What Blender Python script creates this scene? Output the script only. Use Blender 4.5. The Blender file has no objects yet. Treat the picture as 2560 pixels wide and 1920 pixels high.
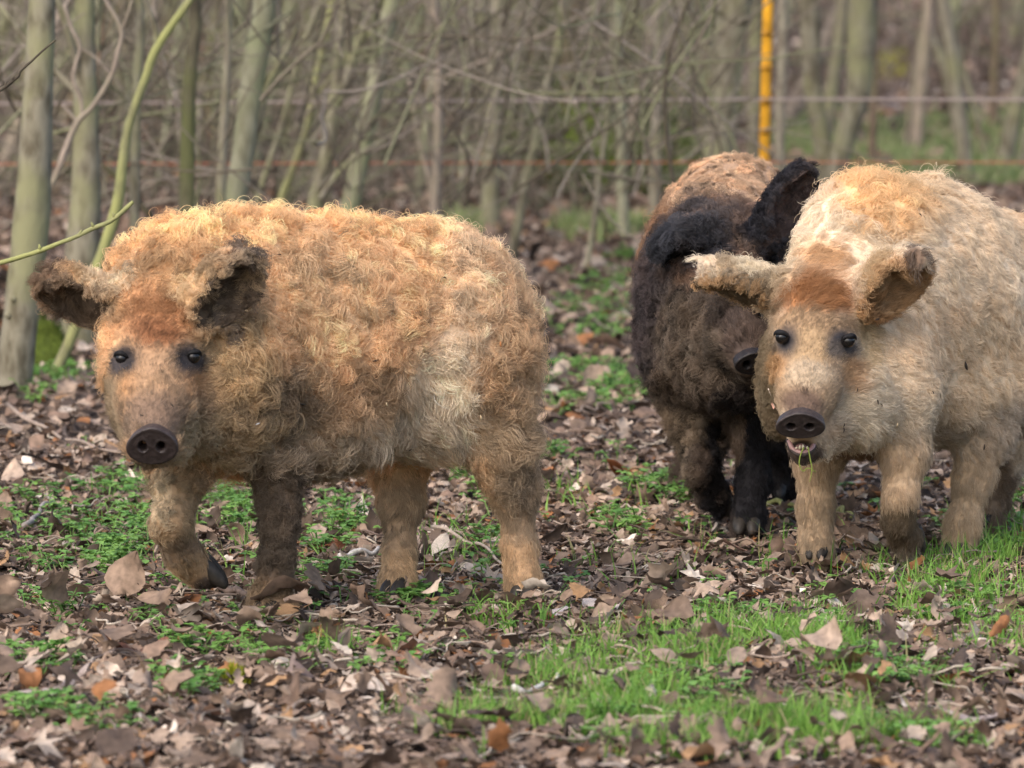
import bpy, math, random
import numpy as np
from mathutils import Vector

# ------------------------------------------------------------------ camera, sky, sun, exposure
scene = bpy.context.scene
COL = scene.collection
F_PX = 16200.0                      # focal length in pixels of the 2560 px wide photograph
CAM_H = 1.6
PITCH = math.atan(1580.0 / F_PX)

cam_d = bpy.data.cameras.new('camera')
cam_d.sensor_width = 36.0
cam_d.lens = F_PX / 2560.0 * 36.0
cam_d.clip_start = 0.5
cam_d.clip_end = 600.0
cam_d.dof.use_dof = True
cam_d.dof.focus_distance = 12.55
cam_d.dof.aperture_fstop = 6.2
cam_d.dof.aperture_blades = 7
cam = bpy.data.objects.new('camera', cam_d)
COL.objects.link(cam)
cam.location = (0, 0, CAM_H)
cam.rotation_euler = (math.pi / 2 - PITCH, 0, 0)
scene.camera = cam

SUN_EL, SUN_ROT = math.radians(46), math.radians(-35)
world = bpy.data.worlds.new('World')
scene.world = world
world.use_nodes = True
wn = world.node_tree.nodes
bg = wn['Background']
sky = wn.new('ShaderNodeTexSky')
sky.sky_type = 'NISHITA'
sky.sun_disc = False
sky.sun_elevation = SUN_EL
sky.sun_rotation = SUN_ROT
sky.air_density = 1.0
sky.dust_density = 4.0
sky.ozone_density = 1.0
world.node_tree.links.new(sky.outputs[0], bg.inputs[0])
bg.inputs[1].default_value = 0.15

sun_d = bpy.data.lights.new('sun', 'SUN')
sun_d.energy = 0.50
sun_d.angle = math.radians(70)
sun_d.color = (0.98, 0.98, 1.0)
sun = bpy.data.objects.new('sun', sun_d)
COL.objects.link(sun)
# the sun stands high behind the camera's left shoulder
sd = Vector((-math.sin(math.radians(35)) * math.cos(SUN_EL), -math.cos(math.radians(35)) * math.cos(SUN_EL), math.sin(SUN_EL)))
sun.rotation_euler = sd.to_track_quat('Z', 'Y').to_euler()
sky.sun_rotation = math.atan2(sd.x, sd.y)

scene.view_settings.view_transform = 'Standard'
scene.view_settings.look = 'None'
scene.view_settings.gamma = 1.0
scene.view_settings.use_curve_mapping = False
scene.view_settings.exposure = 1.16

scene.render.engine = 'CYCLES'
cy = scene.cycles
cy.use_denoising = True
cy.max_bounces = 6
cy.diffuse_bounces = 4
cy.glossy_bounces = 2
cy.transparent_max_bounces = 6
cy.use_adaptive_sampling = True
cy.adaptive_threshold = 0.015

random.seed(4)
rng = np.random.default_rng(11)

# ------------------------------------------------------------------ helpers
SP, CP = math.sin(PITCH), math.cos(PITCH)

def ray(u, v):
    a = (u - 1280.0) / F_PX
    b = (960.0 - v) / F_PX
    return np.array([a, CP + b * SP, -SP + b * CP])

def P(u, v, Y):
    """the place at distance Y seen at photograph pixel u, v"""
    r = ray(u, v)
    return np.array([0, 0, CAM_H]) + r * (Y / r[1])

def G(u, v):
    r = ray(u, v)
    return np.array([0, 0, CAM_H]) + r * (-CAM_H / r[2])

def hash3(ix, iy, iz, seed):
    h = (ix.astype(np.int64) * 374761393 + iy.astype(np.int64) * 668265263 + iz.astype(np.int64) * 2147483647 + seed * 974711) & 0xffffffff
    h = ((h ^ (h >> 13)) * 1274126177) & 0xffffffff
    h = ((h ^ (h >> 16)) * 2246822519) & 0xffffffff
    return ((h ^ (h >> 15)) & 0xffffff) / float(0xffffff)

def noise(p, scale=1.0, seed=0):
    """smooth value noise 0..1 at points p (n,3)"""
    q = np.asarray(p, dtype=np.float64) * scale
    i = np.floor(q).astype(np.int64)
    f = q - i
    f = f * f * (3 - 2 * f)
    out = np.zeros(len(q))
    for dx in (0, 1):
        wx = f[:, 0] if dx else 1 - f[:, 0]
        for dy in (0, 1):
            wy = f[:, 1] if dy else 1 - f[:, 1]
            for dz in (0, 1):
                wz = f[:, 2] if dz else 1 - f[:, 2]
                out += wx * wy * wz * hash3(i[:, 0] + dx, i[:, 1] + dy, i[:, 2] + dz, seed)
    return out

def fbm(p, scale=1.0, seed=0, oct=3):
    s, a, t = 0, 1.0, 0
    for k in range(oct):
        s = s + a * noise(p, scale * 2 ** k, seed + 17 * k)
        t += a
        a *= 0.5
    return s / t

def xy3(x, y):
    return np.stack([x, y, np.zeros_like(x)], 1)

def terrain(x, y):
    x = np.atleast_1d(np.asarray(x, float)); y = np.atleast_1d(np.asarray(y, float))
    p = xy3(x, y)
    h = (noise(p, 2.2, 5) - 0.5) * 0.045 + (noise(p, 6.0, 6) - 0.5) * 0.02
    far = np.clip((y - 15) / 10, 0, 1)
    h = h + far * (noise(p, 0.35, 7) - 0.5) * 0.22
    near = np.clip((11.3 - y) / 1.0, 0, 1)
    walk = np.clip((y - 11.3) / .4, 0, 1) * np.clip((14.6 - y) / .8, 0, 1)
    return h * (1 - .6 * walk) - 0.024 * walk + near * (noise(p, 1.1, 9) - 0.5) * 0.05

def Gt(u, v):
    """ground place under pixel u, v, on the uneven terrain"""
    g = G(u, v)
    g[2] = float(terrain(g[0], g[1])[0])
    return g

def unit(a):
    a = np.asarray(a, float)
    return a / np.maximum(np.linalg.norm(a, axis=-1, keepdims=True), 1e-9)

def mesh_np(name, V, faces_flat, sizes, mats=(), smooth=True, col=None):
    me = bpy.data.meshes.new(name)
    V = np.asarray(V, np.float32)
    me.vertices.add(len(V))
    me.vertices.foreach_set('co', V.ravel())
    faces_flat = np.asarray(faces_flat, np.int32).ravel()
    sizes = np.asarray(sizes, np.int32)
    me.loops.add(len(faces_flat))
    me.loops.foreach_set('vertex_index', faces_flat)
    me.polygons.add(len(sizes))
    starts = np.concatenate([[0], np.cumsum(sizes)[:-1]]).astype(np.int32)
    me.polygons.foreach_set('loop_start', starts)
    me.polygons.foreach_set('loop_total', sizes)
    if smooth:
        me.polygons.foreach_set('use_smooth', np.ones(len(sizes), bool))
    if col is not None:
        a = me.color_attributes.new('col', 'FLOAT_COLOR', 'POINT')
        c4 = np.ones((len(V), 4), np.float32)
        c4[:, :3] = col
        a.data.foreach_set('color', c4.ravel())
    for m in mats:
        me.materials.append(m)
    me.update()
    me.validate()
    return me

def link(name, me, parent=None, **props):
    o = bpy.data.objects.new(name, me)
    COL.objects.link(o)
    if parent is not None:
        o.parent = parent
        if parent.type == 'EMPTY' or parent.location.length > 0:
            o.matrix_parent_inverse = parent.matrix_basis.inverted()
    for k, v in props.items():
        o[k] = v
    return o

def empty(name, loc, **props):
    o = bpy.data.objects.new(name, None)
    o.empty_display_size = 0.1
    o.location = loc
    COL.objects.link(o)
    for k, v in props.items():
        o[k] = v
    return o

class MB:
    """collects tubes and other pieces into one mesh"""
    def __init__(s):
        s.V, s.Fc, s.S, s.C, s.n = [], [], [], [], 0
    def add(s, V, faces, col=None):
        V = np.asarray(V, float)
        for f in faces:
            s.Fc.extend([i + s.n for i in f]); s.S.append(len(f))
        s.V.append(V); s.n += len(V)
        s.C.append(np.tile(np.asarray(col if col is not None else (1, 1, 1), float), (len(V), 1)))
    def tube(s, pts, rad, sides=8, col=None, bump=0.0, cap=True, seed=0):
        pts = np.asarray(pts, float); n = len(pts)
        rad = np.broadcast_to(np.asarray(rad, float), (n,))
        T = unit(np.gradient(pts, axis=0))
        ref = np.array([0, 1.0, 0]) if abs(T[0][1]) < 0.9 else np.array([1.0, 0, 0])
        a = unit(np.cross(T, ref)); b = np.cross(T, a)
        th = np.arange(sides) / sides * 2 * np.pi
        r = rad[:, None] * np.ones((1, sides))
        if bump:
            q = np.stack([np.repeat(np.arange(n), sides) * 0.7 + seed, np.tile(np.cos(th) * 1.5, n), np.tile(np.sin(th) * 1.5, n)], 1)
            r = r * (1 + bump * (noise(q, 1.0, seed) - 0.5).reshape(n, sides) * 2)
        V = pts[:, None, :] + r[:, :, None] * (np.cos(th)[None, :, None] * a[:, None, :] + np.sin(th)[None, :, None] * b[:, None, :])
        V = V.reshape(-1, 3)
        faces = []
        for i in range(n - 1):
            for k in range(sides):
                k2 = (k + 1) % sides
                faces.append((i * sides + k, i * sides + k2, (i + 1) * sides + k2, (i + 1) * sides + k))
        if cap:
            faces.append(tuple(range(sides))[::-1])
            faces.append(tuple((n - 1) * sides + k for k in range(sides)))
        s.add(V, faces, col)
    def mesh(s, name, mats, smooth=True):
        return mesh_np(name, np.concatenate(s.V), s.Fc, s.S, mats, smooth, np.concatenate(s.C))

def spline(pts, n):
    """smooth curve through points (k,d), n samples"""
    pts = np.asarray(pts, float)
    if len(pts) < 3:
        t = np.linspace(0, 1, n)[:, None]
        return pts[0] * (1 - t) + pts[-1] * t
    ext = np.concatenate([[2 * pts[0] - pts[1]], pts, [2 * pts[-1] - pts[-2]]])
    out = []
    for x in np.linspace(0, len(pts) - 1 - 1e-6, n):
        i = int(x); t = x - i
        p0, p1, p2, p3 = ext[i], ext[i + 1], ext[i + 2], ext[i + 3]
        out.append(0.5 * (2 * p1 + (p2 - p0) * t + (2 * p0 - 5 * p1 + 4 * p2 - p3) * t * t + (3 * p1 - p0 - 3 * p2 + p3) * t ** 3))
    return np.array(out)

# ------------------------------------------------------------------ materials
def new_mat(name, rough=0.8, spec=0.3):
    m = bpy.data.materials.new(name)
    m.use_nodes = True
    nt = m.node_tree
    b = nt.nodes['Principled BSDF']
    b.inputs['Roughness'].default_value = rough
    b.inputs['Specular IOR Level'].default_value = spec
    return m, nt, b

def mat_attr(name, rough=0.8, spec=0.3, grain=0.0, grain_scale=60, bump=0.0, transl=0.0, obj_color=False):
    """colour from the piece's own 'col' attribute (or object colour), with fine grain"""
    m, nt, b = new_mat(name, rough, spec)
    if obj_color:
        oi = nt.nodes.new('ShaderNodeObjectInfo'); src = oi.outputs['Color']
    else:
        at = nt.nodes.new('ShaderNodeAttribute'); at.attribute_name = 'col'; src = at.outputs['Color']
    if grain:
        tc = nt.nodes.new('ShaderNodeTexCoord')
        nz = nt.nodes.new('ShaderNodeTexNoise'); nz.inputs['Scale'].default_value = grain_scale; nz.inputs['Detail'].default_value = 4
        nt.links.new(tc.outputs['Object'], nz.inputs['Vector'])
        mr = nt.nodes.new('ShaderNodeMapRange')
        mr.inputs['From Min'].default_value = 0.25; mr.inputs['From Max'].default_value = 0.75
        mr.inputs['To Min'].default_value = 1 - grain; mr.inputs['To Max'].default_value = 1 + grain
        nt.links.new(nz.outputs[0], mr.inputs['Value'])
        mx = nt.nodes.new('ShaderNodeVectorMath'); mx.operation = 'SCALE'
        nt.links.new(src, mx.inputs[0]); nt.links.new(mr.outputs[0], mx.inputs['Scale'])
        src = mx.outputs[0]
        if bump:
            bp = nt.nodes.new('ShaderNodeBump'); bp.inputs['Strength'].default_value = bump; bp.inputs['Distance'].default_value = 0.01
            nt.links.new(nz.outputs[0], bp.inputs['Height']); nt.links.new(bp.outputs[0], b.inputs['Normal'])
    nt.links.new(src, b.inputs['Base Color'])
    if transl:
        tr = nt.nodes.new('ShaderNodeBsdfTranslucent')
        nt.links.new(src, tr.inputs['Color'])
        ms = nt.nodes.new('ShaderNodeMixShader'); ms.inputs[0].default_value = transl
        nt.links.new(b.outputs[0], ms.inputs[1]); nt.links.new(tr.outputs[0], ms.inputs[2])
        nt.links.new(ms.outputs[0], nt.nodes['Material Output'].inputs['Surface'])
    return m

def mat_plain(name, col, rough=0.7, spec=0.3, grain=0.25, scale=80):
    m, nt, b = new_mat(name, rough, spec)
    tc = nt.nodes.new('ShaderNodeTexCoord')
    nz = nt.nodes.new('ShaderNodeTexNoise'); nz.inputs['Scale'].default_value = scale; nz.inputs['Detail'].default_value = 3
    nt.links.new(tc.outputs['Object'], nz.inputs['Vector'])
    rp = nt.nodes.new('ShaderNodeValToRGB')
    rp.color_ramp.elements[0].position = 0.3; rp.color_ramp.elements[1].position = 0.7
    rp.color_ramp.elements[0].color = tuple(c * (1 - grain) for c in col) + (1,)
    rp.color_ramp.elements[1].color = tuple(min(1, c * (1 + grain)) for c in col) + (1,)
    nt.links.new(nz.outputs[0], rp.inputs[0]); nt.links.new(rp.outputs[0], b.inputs['Base Color'])
    return m

def mat_bark(name, base, alga, dark, amount=0.5, grain=38):
    m, nt, b = new_mat(name, 0.9, 0.15)
    N, L = nt.nodes, nt.links
    tc = N.new('ShaderNodeTexCoord')
    mp = N.new('ShaderNodeMapping'); mp.inputs['Scale'].default_value = (1, 1, 0.4)
    L.new(tc.outputs['Object'], mp.inputs['Vector'])
    n1 = N.new('ShaderNodeTexNoise'); n1.inputs['Scale'].default_value = grain; n1.inputs['Detail'].default_value = 5
    L.new(mp.outputs[0], n1.inputs['Vector'])
    n2 = N.new('ShaderNodeTexNoise'); n2.inputs['Scale'].default_value = 6; n2.inputs['Detail'].default_value = 4
    L.new(tc.outputs['Object'], n2.inputs['Vector'])
    r1 = N.new('ShaderNodeValToRGB')
    r1.color_ramp.elements[0].position = 0.36; r1.color_ramp.elements[1].position = 0.6
    r1.color_ramp.elements[0].color = (*dark, 1); r1.color_ramp.elements[1].color = (*base, 1)
    L.new(n1.outputs[0], r1.inputs[0])
    r2 = N.new('ShaderNodeValToRGB')
    r2.color_ramp.elements[0].position = 0.62 - 0.4 * amount; r2.color_ramp.elements[1].position = 0.82 - 0.4 * amount
    r2.color_ramp.elements[0].color = (0, 0, 0, 1); r2.color_ramp.elements[1].color = (1, 1, 1, 1)
    L.new(n2.outputs[0], r2.inputs[0])
    mx = N.new('ShaderNodeMix'); mx.data_type = 'RGBA'
    L.new(r2.outputs[0], mx.inputs[0]); L.new(r1.outputs[0], mx.inputs[6]); mx.inputs[7].default_value = (*alga, 1)
    L.new(mx.outputs[2], b.inputs['Base Color'])
    bp = N.new('ShaderNodeBump'); bp.inputs['Strength'].default_value = 0.9; bp.inputs['Distance'].default_value = 0.006
    L.new(n1.outputs[0], bp.inputs['Height']); L.new(bp.outputs[0], b.inputs['Normal'])
    return m

M_FUR = mat_attr('fur_strands', 0.6, 0.22, transl=0.30)
M_SKIN = mat_attr('pig_skin', 0.75, 0.2, grain=0.25, grain_scale=90, bump=0.4)
M_SNOUT = mat_attr('snout_leather', 0.45, 0.28, grain=0.3, grain_scale=140, bump=0.25)
M_EYE = mat_plain('eye_dark', (0.008, 0.007, 0.007), 0.25, 0.4, 0.2, 30)
M_HOOF = mat_plain('hoof_horn', (0.03, 0.025, 0.02), 0.55, 0.3, 0.4, 90)
M_GUM = mat_plain('gum_pink', (0.27, 0.15, 0.13), 0.35, 0.5, 0.2, 120)
M_TOOTH = mat_plain('tooth_ivory', (0.6, 0.52, 0.36), 0.35, 0.5, 0.15, 120)
M_LEAF = mat_attr('dead_leaf', 0.75, 0.25, grain=0.35, grain_scale=70, transl=0.12)
M_LEAF1 = mat_attr('dead_leaf_single', 0.7, 0.3, grain=0.4, grain_scale=45, bump=0.3, transl=0.1, obj_color=True)
M_GREEN = mat_attr('green_blade', 0.55, 0.35, transl=0.3)
M_TWIG = mat_attr('dead_twig', 0.85, 0.2, grain=0.35, grain_scale=90)
M_MOSS = mat_attr('moss', 0.95, 0.1, grain=0.5, grain_scale=120)
BARK = {
    'olive': mat_bark('bark_olive', (0.22, 0.20, 0.145), (0.215, 0.21, 0.115), (0.105, 0.09, 0.06), 0.45),
    'grey': mat_bark('bark_grey', (0.25, 0.225, 0.165), (0.22, 0.215, 0.115), (0.16, 0.135, 0.10), 0.35),
    'green': mat_bark('bark_green', (0.24, 0.235, 0.115), (0.28, 0.285, 0.11), (0.15, 0.142, 0.08), 0.55),
    'pale': mat_bark('bark_pale', (0.28, 0.27, 0.185), (0.23, 0.24, 0.135), (0.18, 0.17, 0.11), 0.5),
    'brown': mat_bark('bark_brown', (0.20, 0.145, 0.10), (0.17, 0.145, 0.08), (0.10, 0.072, 0.05), 0.4),
    'pink': mat_bark('bark_pinkish', (0.30, 0.245, 0.195), (0.25, 0.22, 0.15), (0.20, 0.16, 0.125), 0.3),
    'dark': mat_bark('bark_dark', (0.09, 0.075, 0.055), (0.10, 0.095, 0.045), (0.05, 0.04, 0.03), 0.3),
    'moss': mat_bark('bark_mossy', (0.14, 0.125, 0.078), (0.125, 0.128, 0.055), (0.085, 0.072, 0.048), 0.5),
}

# ------------------------------------------------------------------ ground
def build_ground():
    ys = np.concatenate([np.arange(6.0, 18, 0.06), np.arange(18, 48, 0.25), np.array([48, 52, 58, 66, 80, 110, 160, 260])])
    n = 121
    V, rows = [], len(ys)
    for y in ys:
        w = max(2.2, 0.16 * y + 0.8) if y < 48 else y * 0.9
        x = np.linspace(-w, w, n)
        V.append(np.stack([x, np.full(n, y), terrain(x, np.full(n, y))], 1))
    V = np.concatenate(V)
    i = np.arange(rows - 1)[:, None] * n + np.arange(n - 1)[None, :]
    q = np.stack([i, i + 1, i + n + 1, i + n], -1).reshape(-1, 4)
    m, nt, b = new_mat('forest_soil', 0.95, 0.1)
    N, L = nt.nodes, nt.links
    tc = N.new('ShaderNodeTexCoord')
    vo = N.new('ShaderNodeTexVoronoi'); vo.inputs['Scale'].default_value = 15
    nz = N.new('ShaderNodeTexNoise'); nz.inputs['Scale'].default_value = 9; nz.inputs['Detail'].default_value = 6
    dv = N.new('ShaderNodeVectorMath'); dv.operation = 'ADD'
    L.new(tc.outputs['Object'], nz.inputs['Vector'])
    L.new(tc.outputs['Object'], dv.inputs[0])
    sc = N.new('ShaderNodeVectorMath'); sc.operation = 'SCALE'; sc.inputs['Scale'].default_value = 0.12
    L.new(nz.outputs['Color'], sc.inputs[0]); L.new(sc.outputs[0], dv.inputs[1]); L.new(dv.outputs[0], vo.inputs['Vector'])
    sx = N.new('ShaderNodeSeparateColor'); L.new(vo.outputs['Color'], sx.inputs[0])
    rp = N.new('ShaderNodeValToRGB'); e = rp.color_ramp.elements
    e[0].position = 0; e[0].color = (0.055, 0.04, 0.032, 1)
    e[1].position = 1; e[1].color = (0.30, 0.225, 0.19, 1)
    e.new(0.45).color = (0.13, 0.09, 0.072, 1)
    e.new(0.8).color = (0.20, 0.14, 0.115, 1)
    L.new(sx.outputs[0], rp.inputs[0])
    # near the animals the bare soil between the leaves is darker humus; farther off the sheet itself is the litter
    sp = N.new('ShaderNodeSeparateXYZ'); L.new(tc.outputs['Object'], sp.inputs[0])
    mr = N.new('ShaderNodeMapRange'); mr.inputs['From Min'].default_value = 17; mr.inputs['From Max'].default_value = 26
    L.new(sp.outputs['Y'], mr.inputs['Value'])
    soil = N.new('ShaderNodeValToRGB')
    soil.color_ramp.elements[0].position = 0.35; soil.color_ramp.elements[0].color = (0.035, 0.025, 0.019, 1)
    soil.color_ramp.elements[1].position = 0.7; soil.color_ramp.elements[1].color = (0.09, 0.065, 0.05, 1)
    L.new(nz.outputs[0], soil.inputs[0])
    mx = N.new('ShaderNodeMix'); mx.data_type = 'RGBA'
    L.new(mr.outputs[0], mx.inputs[0]); L.new(soil.outputs[0], mx.inputs[6]); L.new(rp.outputs[0], mx.inputs[7])
    L.new(mx.outputs[2], b.inputs['Base Color'])
    bp = N.new('ShaderNodeBump'); bp.inputs['Distance'].default_value = 0.02
    L.new(nz.outputs[0], bp.inputs['Height']); L.new(bp.outputs[0], b.inputs['Normal'])
    me = mesh_np('ground', V, q, np.full(len(q), 4), [m])
    return link('ground', me, kind='structure', label='woodland floor of dark soil under fallen leaves')
ground = build_ground()

# ------------------------------------------------------------------ trees
def stem_path(pts, Y0, lean, height=None, base=None):
    """pts: (u, v, width px) from the ground up; lean: metres of depth gained per metre of rise"""
    out, rad = [], []
    z0 = None
    for (u, v, w) in pts:
        p = P(u, v, Y0)
        z0 = p[2] if z0 is None else z0
        Y = Y0 + lean * (p[2] - z0)
        p = P(u, v, Y)
        out.append(p); rad.append(w / 2 * Y / F_PX)
    return np.array(out), np.array(rad)

def ext_up(pts, rad, top):
    d = unit(pts[-1] - pts[-2])
    d = unit(d + np.array([0, 0, 0.8]))
    p, r = [q for q in pts], list(rad)
    n = 7
    L = max(0.3, top - p[-1][2])
    st = L / n
    r0 = r[-1]
    for k in range(n):
        d = unit(d + np.array([random.gauss(0, .08), random.gauss(0, .08), 0.08]))
        p.append(p[-1] + d * st)
        r.append(r0 * (1 - 0.8 * (k + 1) / n))
    return np.array(p), np.array(r)

def crown_twigs(root, p, r, mat, n, name='branch'):
    """thin bare limbs off the upper stem, each a part"""
    ln = np.cumsum(np.concatenate([[0], np.linalg.norm(np.diff(p, axis=0), axis=1)]))
    for k in range(n):
        i = random.randint(len(p) // 3, len(p) - 2)
        b = p[i]; d = unit(np.array([random.gauss(0, 1), random.gauss(0, .7), random.uniform(.5, 1.4)]))
        L = random.uniform(.5, 1.5)
        q = [b]
        for s in range(5):
            d = unit(d + np.array([random.gauss(0, .18), random.gauss(0, .18), .05]))
            q.append(q[-1] + d * L / 5)
        mb = MB(); rr = min(r[i] * .45, .012)
        mb.tube(spline(q, 9), np.linspace(rr, .0015, 9), 5, cap=False)
        for s in range(3):
            j = random.randint(1, 4); dd = unit(d + np.array([random.gauss(0, .7), random.gauss(0, .7), random.gauss(.2, .4)]))
            mb.tube(np.array([q[j] + dd * t for t in (0, .12, .25, .4)]), np.linspace(rr * .5, .001, 4), 4, cap=False)
        link(name, mb.mesh(name, [mat]), root)

def tree(name, cat, label, pts, Y=None, lean=0.0, mat='olive', top=5.0, group=None, branches=(), twigs=3, sides=14, knots=0, bump=.06):
    """a bare stem: trunk and limbs. The first point is where it leaves the ground"""
    if Y is None:
        Y = G(pts[0][0], pts[0][1])[1]
    p, r = stem_path(pts, Y, lean)
    if top > p[-1][2]:
        p, r = ext_up(p, r, top)
    zt = float(terrain(p[0][0], p[0][1])[0])
    root = empty(name, (p[0][0], p[0][1], zt), label=label, category=cat)
    if group: root['group'] = group
    # root flare going into the soil
    d0 = unit(p[0] - p[1])
    p = np.concatenate([[p[0] + np.array([d0[0] * .05, d0[1] * .05, 0]) + np.array([0, 0, min(0, zt - p[0][2]) - .06])], p])
    r = np.concatenate([[r[0] * 1.35], r])
    n = max(16, len(p) * 4)
    pr = spline(np.concatenate([p, r[:, None]], 1), n)
    mb = MB()
    mb.tube(pr[:, :3], np.maximum(pr[:, 3], .001), sides, bump=bump, seed=random.randint(0, 999))
    for k in range(knots):
        i = random.randint(2, n // 2); th = random.uniform(3.6, 5.8)
        c = pr[i, :3] + pr[i, 3] * np.array([math.cos(th), math.sin(th), 0])
        mb.tube(np.array([c - .012 * np.array([math.cos(th), math.sin(th), 0]), c + .010 * np.array([math.cos(th), math.sin(th), .3])]), [pr[i, 3] * .32, pr[i, 3] * .12], 7)
    link('trunk', mb.mesh('trunk', [BARK[mat]]), root)
    for b in branches:
        bp, br = stem_path(b['pts'], Y + b.get('dy', 0), b.get('lean', 0))
        m2 = MB(); q = spline(np.concatenate([bp, br[:, None]], 1), max(10, len(bp) * 4))
        m2.tube(q[:, :3], np.maximum(q[:, 3], .0008), 8, bump=.05)
        link('branch', m2.mesh('branch', [BARK[b.get('mat', mat)]]), root)
    if twigs:
        crown_twigs(root, p, r, BARK[mat], twigs)
    return root

# -- named stems, left to right
tree('tree', 'tree', 'stout grey-green trunk at the left edge, behind the front pig\'s ear',
     [(32, 1003, 92), (45, 850, 90), (66, 680, 92), (80, 525, 90), (92, 300, 80), (106, 0, 66), (116, -260, 60)], mat='olive', knots=5, sides=20, twigs=4)
tree('tree', 'tree', 'mid-thick trunk just right of the stout grey-green trunk, blurred',
     [(196, 860, 92), (205, 640, 88), (215, 480, 76), (214, 250, 62), (212, 0, 52)], lean=.02, mat='olive', twigs=4)
tree('sapling', 'sapling', 'long leaning yellow-green pole slanting up to the right over the front pig\'s left ear',
     [(128, 955, 30), (180, 840, 29), (236, 690, 29), (290, 525, 29), (308, 400, 26), (323, 310, 23), (362, 200, 21), (392, 120, 21), (475, 0, 19), (560, -110, 17)], mat='green', top=3.2,
     branches=[dict(pts=[(392, 125, 14), (385, 60, 12), (362, 0, 11), (345, -60, 10)], mat='olive')], twigs=2)
tree('sapling', 'sapling', 'greyish sapling rising from the front pig\'s neck, between two pale dead branches',
     [(330, 850, 30), (335, 640, 28), (338, 400, 26), (342, 200, 24), (348, 0, 22)], mat='olive', lean=.05, twigs=2)
tree('sapling', 'sapling', 'thin orange-brown stem crossing the mid-thick left trunk',
     [(262, 800, 14), (236, 520, 13), (232, 380, 12), (240, 250, 11), (250, 120, 10), (258, 0, 9)], mat='brown', twigs=2)
tree('tree', 'tree', 'broad pale two-toned trunk above the front pig\'s shoulder',
     [(596, 800, 60), (590, 525, 56), (612, 360, 58), (632, 200, 60), (650, 90, 58), (662, 0, 58)], mat='pale', twigs=4,
     branches=[dict(pts=[(640, 330, 26), (662, 230, 22), (695, 165, 18), (725, 110, 14), (745, 60, 10)], mat='olive')])
tree('sapling', 'sapling', 'slim grey stem standing hard against the left of the broad pale trunk',
     [(545, 830, 26), (550, 525, 24), (560, 300, 22), (570, 120, 20), (576, 0, 18)], mat='grey', twigs=2)
tree('sapling', 'sapling', 'dark ivy-stained stem between the leaning pole and the broad pale trunk',
     [(468, 830, 44), (468, 525, 40), (470, 300, 36), (478, 150, 34), (486, 0, 32)], mat='moss', twigs=2, lean=.03)
tree('sapling', 'sapling', 'thin straight stem slanting up from the front pig\'s withers, left of the lime-green one',
     [(600, 700, 16), (640, 520, 15), (660, 443, 15), (708, 300, 14), (748, 140, 13), (790, 30, 12), (806, -40, 11)], mat='olive', twigs=2)
tree('sapling', 'sapling', 'bright lime-green stem standing above the front pig\'s back',
     [(655, 660, 21), (680, 575, 21), (708, 484, 21), (740, 400, 21), (765, 332, 21), (782, 250, 21), (790, 190, 20), (815, 90, 18), (831, 0, 16), (838, -60, 15)], mat='green', twigs=2)
tree('sapling', 'sapling', 'forked olive sapling right of the lime-green stem',
     [(760, 700, 44), (790, 506, 42), (815, 396, 40), (834, 269, 34), (842, 200, 26), (844, 127, 22), (860, 0, 20)], mat='olive', twigs=2,
     branches=[dict(pts=[(838, 262, 30), (858, 215, 26), (884, 140, 24), (912, 70, 23), (948, 0, 22), (975, -60, 18)])])
tree('tree', 'tree', 'smooth pale-green trunk leaning right, above the middle of the front pig',
     [(840, 700, 52), (866, 560, 50), (885, 475, 48), (916, 316, 48), (942, 190, 46), (970, 47, 44), (985, -30, 42)], mat='pale', twigs=3, knots=2)
tree('sapling', 'sapling', 'thin knobbly stem with a pinkish foot and a dark side limb pointing up right',
     [(1082, 700, 26), (1087, 506, 25), (1094, 380, 25), (1096, 285, 25), (1095, 200, 22), (1096, 120, 20), (1098, 60, 18), (1084, 0, 17)], mat='pink', twigs=2,
     branches=[dict(pts=[(1096, 124, 12), (1120, 118, 10), (1160, 95, 9), (1215, 55, 9), (1287, 0, 9), (1340, -40, 8)], mat='dark', dy=-.02)])
tree('sapling', 'sapling', 'bent tan twig-like stem making a narrow V with the pink-footed stem',
     [(1100, 640, 16), (1075, 459, 15), (1052, 370, 14), (1038, 300, 13), (1030, 240, 12), (1022, 200, 10)], mat='pink', top=0, twigs=0,
     branches=[dict(pts=[(1036, 240, 9), (1055, 262, 9), (1085, 310, 8)])])
tree('tree', 'tree', 'soft blurred olive trunk left of the straight thin pole in the centre',
     [(1225, 560, 46), (1232, 300, 44), (1238, 150, 42), (1246, 0, 40)], mat='olive', twigs=3)
tree('sapling', 'sapling', 'straight pale pole leaning right in the gap between front pig and dark pig',
     [(1277, 668, 26), (1303, 517, 25), (1320, 430, 24), (1341, 348, 24), (1357, 253, 23), (1392, 127, 21), (1408, 0, 20), (1414, -60, 18)], mat='olive', twigs=3)
tree('sapling', 'sapling', 'thin grey pole rooted in the leaves nearest the dark pig\'s flank',
     [(1466, 680, 17), (1484, 560, 15), (1498, 440, 13), (1515, 330, 11), (1530, 240, 9)], mat='grey', top=1.6, twigs=1)
tree('sapling', 'sapling', 'pale stem with V-shaped side limbs in front of the mossy stump',
     [(1560, 590, 30), (1556, 475, 29), (1553, 350, 28), (1550, 222, 28), (1541, 100, 26), (1538, 0, 25)], mat='pale', twigs=3,
     branches=[dict(pts=[(1548, 330, 16), (1510, 270, 13), (1480, 230, 11), (1450, 190, 9)]), dict(pts=[(1535, 215, 14), (1545, 175, 12), (1552, 140, 10)], mat='grey')])
tree('sapling', 'sapling', 'greyish upright stem midway between the V-limbed stem and the thick far trunk',
     [(1636, 560, 30), (1639, 411, 28), (1644, 200, 26), (1650, 0, 25)], mat='grey', twigs=3)
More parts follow.
